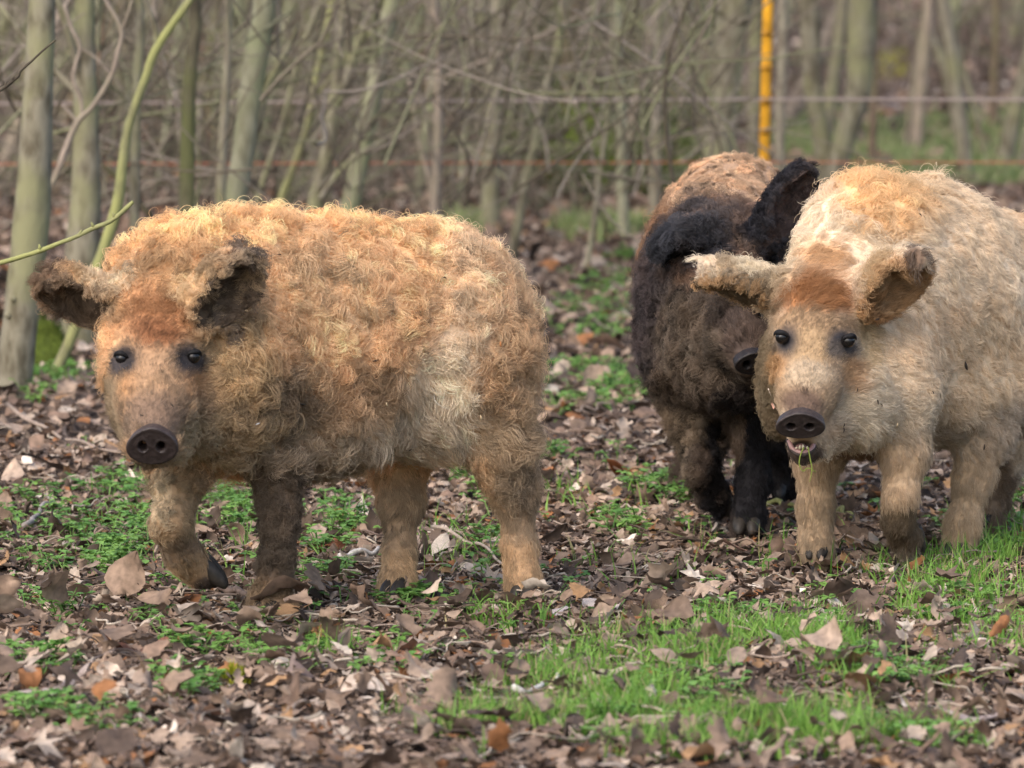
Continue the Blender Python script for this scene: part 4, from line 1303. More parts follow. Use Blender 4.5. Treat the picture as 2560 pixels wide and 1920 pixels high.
# ---- front pig: tan, walking to the left, head turned to us
def front_pig():
    H = heading_frame(33)
    f, sd, up = H
    B = Body((-.90, 11.32, -.06), (.12, 12.80, .80))
    sh, mid, rp = P(600, 845, 12.06), P(830, 850, 12.18), P(1075, 835, 12.31)
    B.ell(sh, H, (.20, .185, .235), .05)
    B.ell(mid, H, (.24, .20, .232), .08)
    B.ell(rp, H, (.195, .175, .205), .08)
    B.ell(P(1110, 900, 12.26), H, (.15, .165, .19), .06)
    B.ell(P(445, 745, 11.95), H, (.13, .125, .135), .07)         # neck and withers hump
    B.ell(P(540, 930, 11.93), H, (.13, .14, .165), .06)          # chest
    B.ell(P(760, 1045, 12.13), H, (.17, .15, .095), .06)          # belly
    # head
    B.chain([(P(396, 800, 11.86), .090), (P(392, 900, 11.79), .084), (P(384, 1010, 11.70), .064), (P(380, 1095, 11.635), .042)], .03)
    B.ell(P(338, 990, 11.80), WORLD, (.050, .07, .085), .04)
    B.ell(P(480, 1010, 11.84), WORLD, (.070, .08, .090), .04)
    B.ell(P(390, 1100, 11.74), WORLD, (.06, .07, .045), .03)     # lower jaw
    for (u, v, Y) in ((307, 893, 11.715), (480, 889, 11.715)):
        B.dig(P(u, v, Y - .008), WORLD, (.019, .018, .015), .014)
    # ears
    e1 = dict(c=P(205, 745, 11.84), A=frame((-.93, -.05, .34), (-.16, -.70, -.70)), r=(.090, .058, .046))
    e2 = dict(c=P(556, 724, 11.765), A=frame((.64, -.08, .70), (.58, -.72, -.38)), r=(.090, .064, .050))
    for e in (e1, e2):
        A, r = e['A'], e['r']
        B.ell(e['c'], A, r, .03, carve=(e['c'] + A[2] * .026 + A[0] * .006, (r[0] * .86, r[1] * .80, r[2] * .86)))
    B.cone(P(300, 770, 11.86), .034, P(240, 760, 11.87), .026, .03)
    for e in (e1, e2):
        A, r, c0 = e['A'], e['r'], e['c']
        q = [c0 - A[0] * r[0] * .75 + A[2] * .004, c0 - A[0] * r[0] * .25 + A[1] * r[1] * .22, c0 + A[0] * r[0] * .35 + A[1] * r[1] * .12 - A[2] * .006]
        B.chain([(q[0], .014), (q[1], .010), (q[2], .005)], .012)
    B.cone(P(455, 770, 11.85), .036, P(505, 745, 11.83), .030, .03)
    # legs
    B.chain([(P(650, 1010, 12.0), .095), (P(690, 1150, 11.99), .048), (P(700, 1290, 11.98), .032), (P(690, 1420, 11.97), .026), (P(680, 1505, 11.955), .031), (P(670, 1538, 11.94), .028)], .03)
    B.chain([(P(490, 1060, 12.0), .085), (P(448, 1190, 11.92), .046), (P(426, 1310, 11.86), .033), (P(458, 1388, 11.90), .030), (P(500, 1432, 11.93), .024), (P(528, 1446, 11.95), .016)], .03)
    B.chain([(P(1010, 1020, 12.42), .115), (P(995, 1150, 12.36), .056), (P(1000, 1260, 12.34), .034), (P(1000, 1390, 12.30), .025), (P(994, 1455, 12.28), .028), (P(988, 1488, 12.26), .028)], .03)
    B.cone(P(1000, 1250, 12.34), .034, P(1040, 1245, 12.38), .018, .03)
    B.chain([(P(1180, 940, 12.22), .120), (P(1248, 1090, 12.22), .066), (P(1288, 1225, 12.24), .039), (P(1298, 1370, 12.24), .026), (P(1310, 1455, 12.22), .029), (P(1310, 1498, 12.20), .029)], .03)
    cream, tan, peach = (.74, .62, .47), (.74, .49, .28), (.93, .605, .32)
    mud, dark, rust = (.30, .22, .145), (.085, .06, .042), (.37, .19, .09)
    spec = dict(
        col=tan, skin=(.8, .72, .66), len=.041, curl=.80, lift=.36, flow=(.55, .25, -.75), droop=.06, jit=.0068, mott=.72, warm=.26, lockvar=.20,
        flecks=[(640, 1055, .005, (.7, .7, .72)), (1190, 1000, .007, (.55, .42, .26)), (1205, 1035, .006, (.55, .42, .26)), (940, 905, .006, (.035, .026, .02)), (760, 1010, .006, (.035, .026, .02)), (1030, 1120, .006, (.035, .026, .02)), (700, 640, .004, (.035, .026, .02)), (880, 560, .004, (.035, .026, .02)), (1250, 860, .006, (.40, .18, .07)), (540, 1110, .007, (.035, .026, .02)), (820, 1120, .006, (.55, .42, .26)), (1110, 700, .004, (.035, .026, .02)), (430, 1010, .004, (.035, .026, .02)), (350, 1040, .004, (.035, .026, .02)), (620, 1150, .007, (.035, .026, .02)), (970, 1010, .005, (.55, .42, .26))], lump_b=[(P(385, 960, 11.7), (.115, .17, .19), 0, .4), (P(680, 1350, 12), (.5, .4, .14), .15, .4), (P(1150, 1400, 12.2), (.3, .3, .14), .1, .4), (e1['c'], .09, .3), (e2['c'], .09, .3)],
        cups=[(e1['c'], e1['A'], e1['r'], (.095, .066, .043), (.40, .28, .18)), (e2['c'], e2['A'], e2['r'], (.12, .085, .058), (.62, .45, .28))],
        col_b=[
            (P(560, 520, 12.1), (.26, .3, .16), peach, .7), (P(980, 560, 12.3), (.36, .4, .17), peach, .7), (P(1230, 700, 12.3), (.12, .4, .16), (.80, .58, .37), .6),
            (P(760, 720, 12.0), (.22, .3, .10), (.78, .545, .325), .8),
            (P(1120, 1000, 12.1), (.09, .16, .14), (.78, .66, .50), .9), (P(980, 1110, 12.1), (.13, .2, .07), (.68, .56, .42), .9),
            (P(1270, 960, 12.2), (.07, .2, .17), (.56, .385, .23), .6), (P(1300, 1120, 12.2), (.09, .2, .10), (.48, .355, .23), .6),
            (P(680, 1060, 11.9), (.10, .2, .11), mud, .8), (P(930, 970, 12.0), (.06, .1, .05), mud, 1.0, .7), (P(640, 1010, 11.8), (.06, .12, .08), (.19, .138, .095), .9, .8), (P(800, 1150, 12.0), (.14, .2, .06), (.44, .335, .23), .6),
            (P(560, 1080, 11.8), (.12, .15, .09), (.50, .365, .22), .7), (P(590, 880, 11.8), (.09, .12, .10), (.62, .44, .25), .7),
            (P(695, 1310, 11.97), (.06, .1, .13), (.15, .113, .08), .5), (P(660, 1500, 11.95), (.06, .08, .035), (.30, .215, .135), .6),
            (P(440, 1270, 11.9), (.08, .12, .10), (.36, .26, .155), .6), (P(440, 1370, 11.88), (.045, .1, .03), (.22, .16, .105), .6), (P(490, 1425, 11.9), (.05, .1, .03), (.34, .24, .14), .6), (P(520, 1455, 11.93), (.03, .06, .018), (.09, .07, .055), .5), (P(400, 1250, 11.85), (.025, .1, .05), (.52, .42, .28), .6),
            (P(1000, 1310, 12.3), (.07, .1, .10), (.42, .31, .20), .6), (P(1000, 1430, 12.3), (.07, .1, .05), (.52, .37, .22), .6), (P(1300, 1280, 12.2), (.07, .1, .09), (.40, .295, .195), .6), (P(1310, 1430, 12.2), (.07, .1, .06), (.46, .32, .19), .6),
            # head
            (P(385, 990, 11.7), (.10, .16, .11), (.42, .285, .175), .6), (P(390, 775, 11.75), (.085, .12, .055), rust, 1.0), (P(385, 660, 11.8), (.08, .1, .05), (.60, .38, .20), 1.0),
            (P(390, 830, 11.7), (.06, .1, .025), (.26, .12, .055), .7), (P(312, 965, 11.7), (.034, .06, .030), (.50, .29, .14), 1.0, .75), (P(500, 955, 11.7), (.032, .06, .034), (.48, .28, .14), 1.0, .75),
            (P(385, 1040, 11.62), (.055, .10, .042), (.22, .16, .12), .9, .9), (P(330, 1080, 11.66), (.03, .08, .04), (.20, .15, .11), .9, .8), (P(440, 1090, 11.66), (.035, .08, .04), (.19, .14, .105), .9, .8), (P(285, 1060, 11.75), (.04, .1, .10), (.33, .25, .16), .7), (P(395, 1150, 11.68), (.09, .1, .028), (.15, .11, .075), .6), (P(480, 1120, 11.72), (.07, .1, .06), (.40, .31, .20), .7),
            (P(306, 897, 11.70), (.026, .05, .032), (.042, .041, .046), .9), (P(482, 892, 11.70), (.034, .05, .031), (.042, .041, .046), .9), (P(288, 915, 11.72), (.010, .05, .018), (.07, .065, .07), 1.0), (P(505, 905, 11.72), (.016, .05, .018), (.06, .058, .065), 1.0),
            # ears
            (e1['c'], (.085, .1, .06), (.42, .29, .16), .4), (P(270, 690, 11.84), (.045, .08, .035), (.70, .56, .38), .5), (P(130, 700, 11.83), (.035, .08, .06), (.17, .11, .07), .5), (e1['c'] + e1['A'][2] * -.002 + np.array([-.01, 0, -.02]), (.052, .03, .032), (.055, .036, .022), .5),
            (e2['c'], (.08, .1, .075), (.38, .26, .15), .4), (P(490, 715, 11.78), (.050, .10, .036), (.70, .50, .29), .6), (P(605, 650, 11.76), (.034, .07, .036), (.15, .115, .092), .7), (P(575, 825, 11.77), (.035, .06, .026), (.26, .195, .14), .6), (P(645, 735, 11.80), (.030, .08, .06), (.46, .33, .21), .7)],
        len_b=[(P(1050, 1080, 12.1), (.16, .2, .10), .036, .5), (P(385, 930, 11.7), (.105, .17, .17), .011, .5), (P(490, 1100, 11.75), (.085, .12, .07), .034, .6), (P(275, 1060, 11.8), (.03, .1, .09), .018, .6), (P(390, 700, 11.8), (.09, .1, .06), .028, .5),
               (P(385, 1060, 11.65), (.06, .06, .06), .009, .4), (P(390, 1150, 11.7), (.08, .08, .03), .022, .5), (P(307, 893, 11.70), (.026, .05, .028), .006, .3), (P(482, 889, 11.70), (.03, .05, .028), .006, .3),
               (P(690, 1330, 11.97), (.08, .1, .15), .022, .4), (P(1000, 1330, 12.3), (.09, .12, .15), .015, .4), (P(1310, 1380, 12.2), (.1, .12, .13), .016, .4), (P(450, 1340, 11.9), (.09, .1, .13), .012, .4), (P(510, 1440, 11.92), (.04, .08, .03), .007, .4),
               (e1['c'], (.09, .09, .065), .024, .4), (e2['c'], (.085, .09, .08), .022, .4), (P(575, 745, 11.77), (.035, .03, .05), .014, .4), (e1['c'] + np.array([-.01, -.02, -.02]), (.045, .03, .03), .014, .4)],
        curl_b=[(P(1060, 1080, 12.1), (.16, .2, .12), .25, .6), (P(385, 960, 11.7), (.11, .17, .18), .12, .4), (P(390, 720, 11.8), (.085, .1, .06), .5, .4), (P(480, 1090, 11.75), (.09, .12, .07), .5, .6), (P(1000, 1330, 12.3), (.09, .12, .15), .18, .4), (P(1310, 1380, 12.2), (.1, .12, .14), .18, .4), (P(450, 1370, 11.9), (.09, .1, .12), .12, .4), (P(690, 1330, 11.97), (.08, .1, .14), .6, .4),
                (e1['c'], (.09, .09, .065), .8, .4), (e2['c'], (.085, .09, .08), .8, .4), (P(575, 745, 11.77), (.035, .03, .05), .2, .4)],
        lift_b=[(P(385, 960, 11.7), (.11, .17, .17), .22, .5), (P(1000, 1330, 12.3), (.09, .12, .15), .25, .4), (P(1310, 1380, 12.2), (.1, .12, .14), .25, .4), (P(450, 1370, 11.9), (.09, .1, .12), .2, .4)],
        flow_b=[(P(690, 1350, 11.97), (.1, .1, .2), (.1, 0, -1), .4), (P(1000, 1330, 12.3), (.1, .12, .2), (.1, 0, -1), .4), (P(1310, 1380, 12.2), (.1, .12, .2), (.1, 0, -1), .4), (P(450, 1370, 11.9), (.1, .1, .15), (.4, 0, -.9), .4),
                (e1['c'], (.09, .09, .07), (-.7, -.1, -.5), .4), (e2['c'], (.085, .09, .08), (.5, -.1, .3), .4)],
        radial=[(P(380, 1130, 11.60), .22, 1)],
        dens_last=[(P(380, 1119, 11.575), (.052, .050, .043), 0, .12)],
        dens=[(P(385, 950, 11.7), (.11, .17, .18), 3.2, .4), (P(690, 1330, 11.97), (.08, .1, .14), 1.8, .4), (P(1000, 1330, 12.3), (.09, .12, .15), 2.0, .4), (P(1310, 1380, 12.2), (.1, .12, .14), 2.0, .4), (P(450, 1370, 11.9), (.09, .1, .12), 2.2, .4), (e1['c'], (.09, .09, .065), 1.9, .4), (e2['c'], (.085, .09, .08), 1.9, .4)])
    o = finish_pig(B, 'tan curly-coated pig on the left, walking with one front hoof raised, muddy legs', spec, int(10500 * DENS), 18, 101)
    add_snout(o, P(380, 1119, 11.572), np.array([unit(np.array([-.05, -.93, -.28])), unit(np.array([1, -.05, 0])), unit(np.array([0, -.28, .93]))]), .046, .0365, .026, (.36, .04, .13, .21), (.020, .014, .013), (.045, .033, .030))
    for (u, v, lk) in ((306, 896, (-.4, -.9, .1)), (483, 892, (.45, -.88, .1))):
        c = P(u, v, 11.732)
        add_eye(o, c, .0132, lk); add_lids(o, c, .0132, lk, (.03, .029, .031))
    for (u, v, Y, fw) in ((664, 1540, 11.925, (-.4, -.9, 0)), (984, 1492, 12.245, (-.5, -.85, 0)), (1308, 1502, 12.185, (-.4, -.9, 0))):
        c = P(u, v, Y); c[2] = max(c[2], .0) ; add_hoof(o, c, fw)
    add_hoof(o, P(524, 1452, 11.93), (.90, .0, -.42), .026)
    return o

# ---- pale pig on the right: cream, coming towards us
def pale_pig():
    H = heading_frame(52)
    B = Body((.36, 12.22, -.06), (1.36, 13.66, .82))
    sh, mid, rp = P(2190, 775, 12.84), P(2315, 765, 12.99), P(2480, 815, 13.17)
    B.ell(sh, H, (.18, .180, .250), .05)
    B.ell(mid, H, (.22, .205, .250), .08)
    B.ell(rp, H, (.20, .195, .235), .08)
    B.ell(P(2160, 620, 12.80), H, (.11, .12, .13), .06)
    B.ell(P(2160, 950, 12.72), H, (.13, .155, .15), .06)
    B.ell(P(2085, 770, 12.72), H, (.12, .105, .15), .05)
    B.ell(P(2340, 980, 12.95), H, (.20, .16, .10), .06)
    # head
    B.chain([(P(2040, 790, 12.60), .086), (P(2036, 870, 12.53), .079), (P(2018, 970, 12.45), .059), (P(2003, 1050, 12.40), .040)], .03)
    B.ell(P(2040, 740, 12.62), WORLD, (.085, .08, .065), .04)
    B.ell(P(1955, 965, 12.55), WORLD, (.046, .07, .10), .04)
    B.ell(P(2118, 985, 12.57), WORLD, (.072, .08, .090), .05)
    B.ell(P(2150, 1020, 12.60), WORLD, (.06, .08, .07), .05)
    B.chain([(P(2060, 1075, 12.50), .048), (P(2020, 1105, 12.43), .033), (P(2006, 1124, 12.402), .024)], .025)
    for (u, v, Y) in ((1958, 841, 12.445), (2118, 850, 12.445)):
        B.dig(P(u, v, Y - .008), WORLD, (.020, .018, .016), .014)
    B.dig(P(2006, 1118, 12.37), WORLD, (.021, .035, .011), .008)
    e1 = dict(c=P(1830, 705, 12.62), A=frame((-.96, -.05, .18), (-.05, -.22, -.97)), r=(.100, .050, .044))
    e2 = dict(c=P(2228, 710, 12.55), A=frame((.72, -.05, .62), (.50, -.76, -.42)), r=(.088, .062, .046))
    for e in (e1, e2):
        A, r = e['A'], e['r']
        B.ell(e['c'], A, r, .03, carve=(e['c'] + A[2] * .026 + A[0] * .006, (r[0] * .86, r[1] * .80, r[2] * .86)))
    B.cone(P(1960, 730, 12.62), .038, P(1880, 715, 12.63), .030, .03)
    for e in (e1, e2):
        A, r, c0 = e['A'], e['r'], e['c']
        q = [c0 - A[0] * r[0] * .75 + A[2] * .004, c0 - A[0] * r[0] * .25 + A[1] * r[1] * .22, c0 + A[0] * r[0] * .35 + A[1] * r[1] * .12 - A[2] * .006]
        B.chain([(q[0], .014), (q[1], .010), (q[2], .005)], .012)
    B.cone(P(2110, 725, 12.60), .038, P(2170, 712, 12.58), .034, .03)
    B.chain([(P(2265, 668, 12.53), .020), (P(2278, 640, 12.51), .015), (P(2298, 634, 12.49), .012), (P(2308, 652, 12.47), .010), (P(2298, 668, 12.46), .007)], .012)
    # legs
    B.chain([(P(2090, 1020, 12.84), .080), (P(2045, 1150, 12.83), .042), (P(2038, 1270, 12.82), .031), (P(2040, 1350, 12.81), .028), (P(2044, 1392, 12.80), .030)], .03)
    B.chain([(P(2235, 1000, 12.68), .078), (P(2262, 1130, 12.64), .042), (P(2252, 1240, 12.62), .029), (P(2244, 1300, 12.64), .026), (P(2262, 1345, 12.68), .024), (P(2272, 1364, 12.70), .016)], .03)
    B.chain([(P(2470, 930, 13.0), .125), (P(2458, 1080, 12.92), .054), (P(2432, 1200, 12.90), .034), (P(2408, 1310, 12.87), .028), (P(2394, 1384, 12.85), .034)], .03)
    B.chain([(P(2560, 930, 13.30), .12), (P(2520, 1090, 13.30), .058), (P(2490, 1190, 13.30), .036), (P(2470, 1270, 13.28), .029), (P(2460, 1312, 13.26), .030)], .03)
    cream, tan, peach = (.76, .62, .44), (.58, .42, .26), (.80, .56, .31)
    mud, rust = (.20, .145, .095), (.36, .175, .075)
    spec = dict(
        col=(.80, .68, .52), skin=(.86, .8, .74), len=.024, curl=.28, lift=.36, flow=(.55, .35, -.75), droop=.05, jit=.0055, mott=.22, warm=.22, lockvar=.09,
        flecks=[(2410, 920, .010, (.035, .026, .02)), (2105, 1070, .005, (.035, .026, .02)), (2110, 1066, .004, (.035, .026, .02)), (2145, 975, .004, (.035, .026, .02)), (2192, 1000, .005, (.035, .026, .02)), (2205, 1012, .004, (.035, .026, .02)), (2300, 540, .004, (.035, .026, .02)), (2350, 1130, .006, (.035, .026, .02)), (2240, 1060, .005, (.55, .42, .26)), (2460, 1120, .006, (.035, .026, .02)), (2190, 800, .006, (.035, .026, .02)), (1945, 1050, .005, (.035, .026, .02)), (2330, 980, .004, (.035, .026, .02))], lump=.005, lump_b=[(P(2035, 930, 12.5), (.12, .17, .19), 0, .4), (P(2200, 1270, 12.8), (.4, .4, .14), .1, .4), (e1['c'], .1, .3), (e2['c'], .1, .3)],
        cups=[(e1['c'], e1['A'], e1['r'], (.14, .10, .06), (.56, .34, .16)), (e2['c'], e2['A'], e2['r'], (.30, .185, .095), (.56, .33, .16))],
        col_b=[
            (P(2200, 470, 12.9), (.13, .3, .10), peach, .6), (P(2500, 500, 13.2), (.12, .3, .12), (.76, .54, .33), .7), (P(2350, 600, 13.0), (.16, .3, .12), (.76, .62, .45), .7), (P(2350, 860, 12.8), (.16, .3, .10), (.74, .59, .42), .8),
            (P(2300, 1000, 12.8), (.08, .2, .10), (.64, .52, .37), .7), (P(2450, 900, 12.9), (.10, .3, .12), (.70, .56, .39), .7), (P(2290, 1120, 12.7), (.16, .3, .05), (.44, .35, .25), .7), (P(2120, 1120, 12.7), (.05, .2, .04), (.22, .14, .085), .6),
            (P(2480, 1090, 13.0), (.10, .25, .10), (.50, .41, .31), .6), (P(1960, 640, 12.7), (.06, .2, .08), (.78, .66, .48), .6),
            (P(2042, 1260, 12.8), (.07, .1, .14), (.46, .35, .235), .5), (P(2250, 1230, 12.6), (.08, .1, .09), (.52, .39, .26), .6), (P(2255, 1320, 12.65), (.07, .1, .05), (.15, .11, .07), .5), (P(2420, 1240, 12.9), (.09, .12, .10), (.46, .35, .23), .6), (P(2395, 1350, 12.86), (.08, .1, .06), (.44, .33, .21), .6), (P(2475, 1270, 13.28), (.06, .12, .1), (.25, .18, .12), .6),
            # head
            (P(2040, 950, 12.5), (.11, .20, .14), (.37, .27, .175), .5), (P(2160, 1010, 12.55), (.07, .12, .085), (.68, .58, .44), .6), (P(2165, 830, 12.56), (.025, .1, .09), (.62, .48, .30), .6), (P(1915, 960, 12.55), (.042, .12, .13), (.22, .165, .10), .4),
            (P(2035, 742, 12.56), (.084, .14, .056), rust, 1.0), (P(2060, 655, 12.65), (.05, .12, .045), (.58, .36, .19), 1.0), (P(2035, 820, 12.5), (.09, .14, .035), (.32, .22, .13), .6), (P(2035, 870, 12.44), (.05, .12, .035), (.39, .28, .165), .6), (P(2024, 938, 12.42), (.045, .12, .026), (.47, .38, .275), .7), (P(1948, 925, 12.48), (.022, .06, .034), (.48, .28, .13), 1.0, .8), (P(2138, 935, 12.48), (.034, .06, .038), (.44, .26, .13), 1.0, .8),
            (P(2006, 1008, 12.385), (.040, .10, .032), (.15, .105, .08), .6), (P(2003, 1130, 12.40), (.045, .05, .020), (.10, .075, .06), .5),
            (P(1957, 845, 12.45), (.028, .05, .034), (.042, .042, .049), .9), (P(2115, 856, 12.45), (.040, .05, .033), (.042, .042, .049), .9), (P(2085, 875, 12.44), (.018, .05, .018), (.11, .095, .085), 1.0), (P(2145, 872, 12.46), (.016, .05, .018), (.06, .058, .066), 1.0), (P(2190, 780, 12.56), (.04, .08, .03), (.22, .15, .08), .6),
            # ears
            (P(1870, 690, 12.62), (.09, .1, .05), (.46, .36, .24), .5), (P(1790, 735, 12.58), (.085, .12, .034), (.58, .33, .13), .6), (P(1715, 672, 12.62), (.030, .1, .035), (.24, .17, .11), .6), (P(1850, 700, 12.6), (.05, .1, .022), (.33, .26, .18), .7), (P(1900, 660, 12.63), (.05, .1, .02), (.74, .63, .46), .5), (P(1920, 750, 12.58), (.04, .06, .025), (.22, .16, .10), .6),
            (e2['c'], (.075, .1, .07), (.56, .40, .23), .4), (P(2285, 645, 12.49), (.030, .08, .026), (.15, .105, .075), .6), (P(2215, 785, 12.54), (.03, .05, .025), (.12, .085, .06), .6), (P(2305, 710, 12.55), (.016, .06, .05), (.52, .29, .13), .5)],
        len_b=[(P(2170, 480, 12.9), (.14, .3, .11), .046, .5), (P(2035, 920, 12.5), (.115, .17, .16), .010, .4), (P(1910, 980, 12.55), (.042, .12, .13), .018, .4), (P(2040, 720, 12.58), (.08, .1, .06), .026, .5), (P(2150, 1030, 12.56), (.08, .12, .08), .026, .5),
               (P(2005, 1040, 12.40), (.06, .07, .06), .007, .4), (P(2003, 1135, 12.40), (.05, .05, .025), .012, .4), (P(1957, 843, 12.45), (.03, .05, .03), .006, .3), (P(2120, 850, 12.45), (.036, .05, .03), .006, .3),
               (P(2042, 1280, 12.8), (.08, .1, .14), .015, .4), (P(2250, 1260, 12.6), (.09, .1, .12), .016, .4), (P(2410, 1290, 12.88), (.10, .12, .13), .019, .4), (e1['c'], (.11, .09, .06), .028, .4), (e2['c'], (.085, .09, .08), .028, .4), (P(2255, 745, 12.54), (.04, .04, .045), .012, .4)],
        curl_b=[(P(2170, 480, 12.9), (.13, .3, .10), .60, .5), (P(2035, 920, 12.5), (.115, .17, .17), .08, .4), (P(1910, 980, 12.55), (.042, .12, .13), .9, .4), (P(2040, 720, 12.58), (.08, .1, .06), .28, .5), (P(2150, 1040, 12.56), (.08, .12, .08), .22, .5),
                (P(2042, 1280, 12.8), (.08, .1, .14), .12, .4), (P(2250, 1260, 12.6), (.09, .1, .12), .12, .4), (P(2410, 1290, 12.88), (.10, .12, .12), .14, .4), (e1['c'], (.11, .09, .06), .75, .4), (e2['c'], (.085, .09, .08), .6, .4), (P(2255, 745, 12.54), (.04, .04, .045), .1, .4)],
        lift_b=[(P(2035, 940, 12.5), (.115, .17, .17), .20, .5), (P(2042, 1280, 12.8), (.08, .1, .14), .2, .4), (P(2250, 1260, 12.6), (.09, .1, .12), .2, .4), (P(2410, 1290, 12.88), (.10, .12, .12), .2, .4)],
        flow_b=[(P(2042, 1280, 12.8), (.09, .1, .18), (.05, 0, -1), .4), (P(2250, 1240, 12.6), (.1, .1, .15), (0, 0, -1), .4), (P(2410, 1290, 12.88), (.12, .12, .15), (-.1, 0, -1), .4), (e1['c'], (.11, .09, .07), (-.7, -.1, -.5), .4), (e2['c'], (.085, .09, .08), (.5, -.1, .3), .4)],
        radial=[(P(2002, 1080, 12.36), .24, 1)],
        dens_last=[(P(2001, 1068, 12.35), (.053, .052, .036), 0, .12), (P(2006, 1118, 12.38), (.026, .05, .014), 0, .2)],
        dens=[(P(2035, 930, 12.5), (.12, .17, .18), 3.2, .4), (P(2042, 1280, 12.8), (.08, .1, .14), 2.0, .4), (P(2250, 1240, 12.6), (.1, .1, .14), 2.0, .4), (P(2410, 1290, 12.88), (.12, .12, .14), 1.8, .4), (e1['c'], (.11, .09, .06), 1.9, .4), (e2['c'], (.085, .09, .08), 1.9, .4)])
    o = finish_pig(B, 'cream-coated pig on the right with its mouth open, rust-red forehead, facing us', spec, int(15000 * DENS), 13, 202)
    add_snout(o, P(2001, 1067, 12.335), np.array([unit(np.array([-.08, -.90, -.40])), unit(np.array([1, -.08, 0])), unit(np.array([0, -.40, .90]))]), .0465, .0285, .026, (.38, .0, .145, .21), (.018, .013, .012), (.045, .034, .031))
    for (u, v, lk) in ((1956, 843, (-.45, -.88, .05)), (2120, 852, (.5, -.86, .05))):
        c = P(u, v, 12.462)
        add_eye(o, c, .0140, lk); add_lids(o, c, .0140, lk, (.035, .033, .037))
    # open mouth: gum, teeth and a lip of dark skin, grass blades hanging from it
    c = P(2005, 1117, 12.388)
    mb = MB()
    mb.tube(spline([c + [-.024, .01, .010], c + [-.018, -.006, -.004], c + [0, -.014, -.010], c + [.018, -.006, -.004], c + [.024, .01, .010]], 14), .0052, 8)
    link('lower_gum', mb.mesh('lower_gum', [M_GUM]), o)
    mb = MB()
    mb.tube(np.array([c + [-.010, .018, -.006], c + [0, .006, -.004], c + [.002, -.006, -.004]]), [.012, .011, .007], 9)
    link('tongue', mb.mesh('tongue', [M_GUM]), o)
    for k, (dx, h) in enumerate([(-.0110, .005), (-.0045, .009), (.0012, .010), (.0095, .006)]):
        mb = MB(); b0 = c + np.array([dx, -.012 + abs(dx) * .5, -.004])
        mb.tube(np.array([b0, b0 + [0, -.003, h * .6], b0 + [0, -.004, h]]), [.0026, .0024, .0010], 6)
        link('tooth', mb.mesh('tooth', [M_TOOTH]), o)
    mb = MB()
    mb.tube(spline([c + [-.028, .016, .012], c + [-.019, -.006, -.006], c + [0, -.014, -.014], c + [.019, -.006, -.006], c + [.028, .016, .012]], 14), np.array([.003, .004, .0045, .005, .0052, .0054, .0056, .0056, .0054, .0052, .005, .0045, .004, .003]), 9, col=(.05, .038, .033), bump=.25)
    link('lower_lip', mb.mesh('lower_lip', [M_SKIN]), o)
    for pts, lab in (([(2010, 1118), (2002, 1135), (1998, 1160), (2008, 1178), (2020, 1170), (2040, 1180)], 'grass blade in the pale pig\'s mouth, hooked at its end'), ([(2020, 1118), (2026, 1150), (2030, 1175), (2024, 1205)], 'grass blade hanging straight from the pale pig\'s mouth')):
        mb = MB(); q = [P(u, v, 12.365) for u, v in pts]
        mb.tube(spline(q, 16), np.linspace(.0016, .0008, 16), 5, col=(.26, .33, .06))
        link('grass_blade', mb.mesh('grass_blade', [M_GREEN]), label=lab, category='grass blade')
    for (u, v, Y, fw) in ((2044, 1396, 12.79, (-.3, -.95, 0)), (2391, 1390, 12.835, (-.3, -.95, 0)), (2455, 1318, 13.25, (-.5, -.85, 0))):
        c = P(u, v, Y); c[2] = max(c[2], 0); add_hoof(o, c, fw)
    add_hoof(o, P(2276, 1368, 12.71), (.35, .6, -.7), .024)
    # bit of dead leaf caught in the cheek
    mb = MB(); q = P(1928, 1010, 12.47)
    mb.add([q, q + [.008, -.004, .012], q + [.014, 0, .002], q + [.004, -.003, -.010]], [(0, 1, 2), (0, 2, 3)], (.62, .34, .26))
    mb.tube(np.array([q + [-.006, 0, .03], q + [.002, -.004, .012], q + [.006, -.002, -.004], q + [.016, 0, -.016]]), .0011, 5, col=(.75, .62, .52))
    link('leaf_scrap', mb.mesh('leaf_scrap', [M_TWIG]), label='scrap of dead leaf caught in the pale pig\'s matted cheek', category='leaf scrap')
    return o

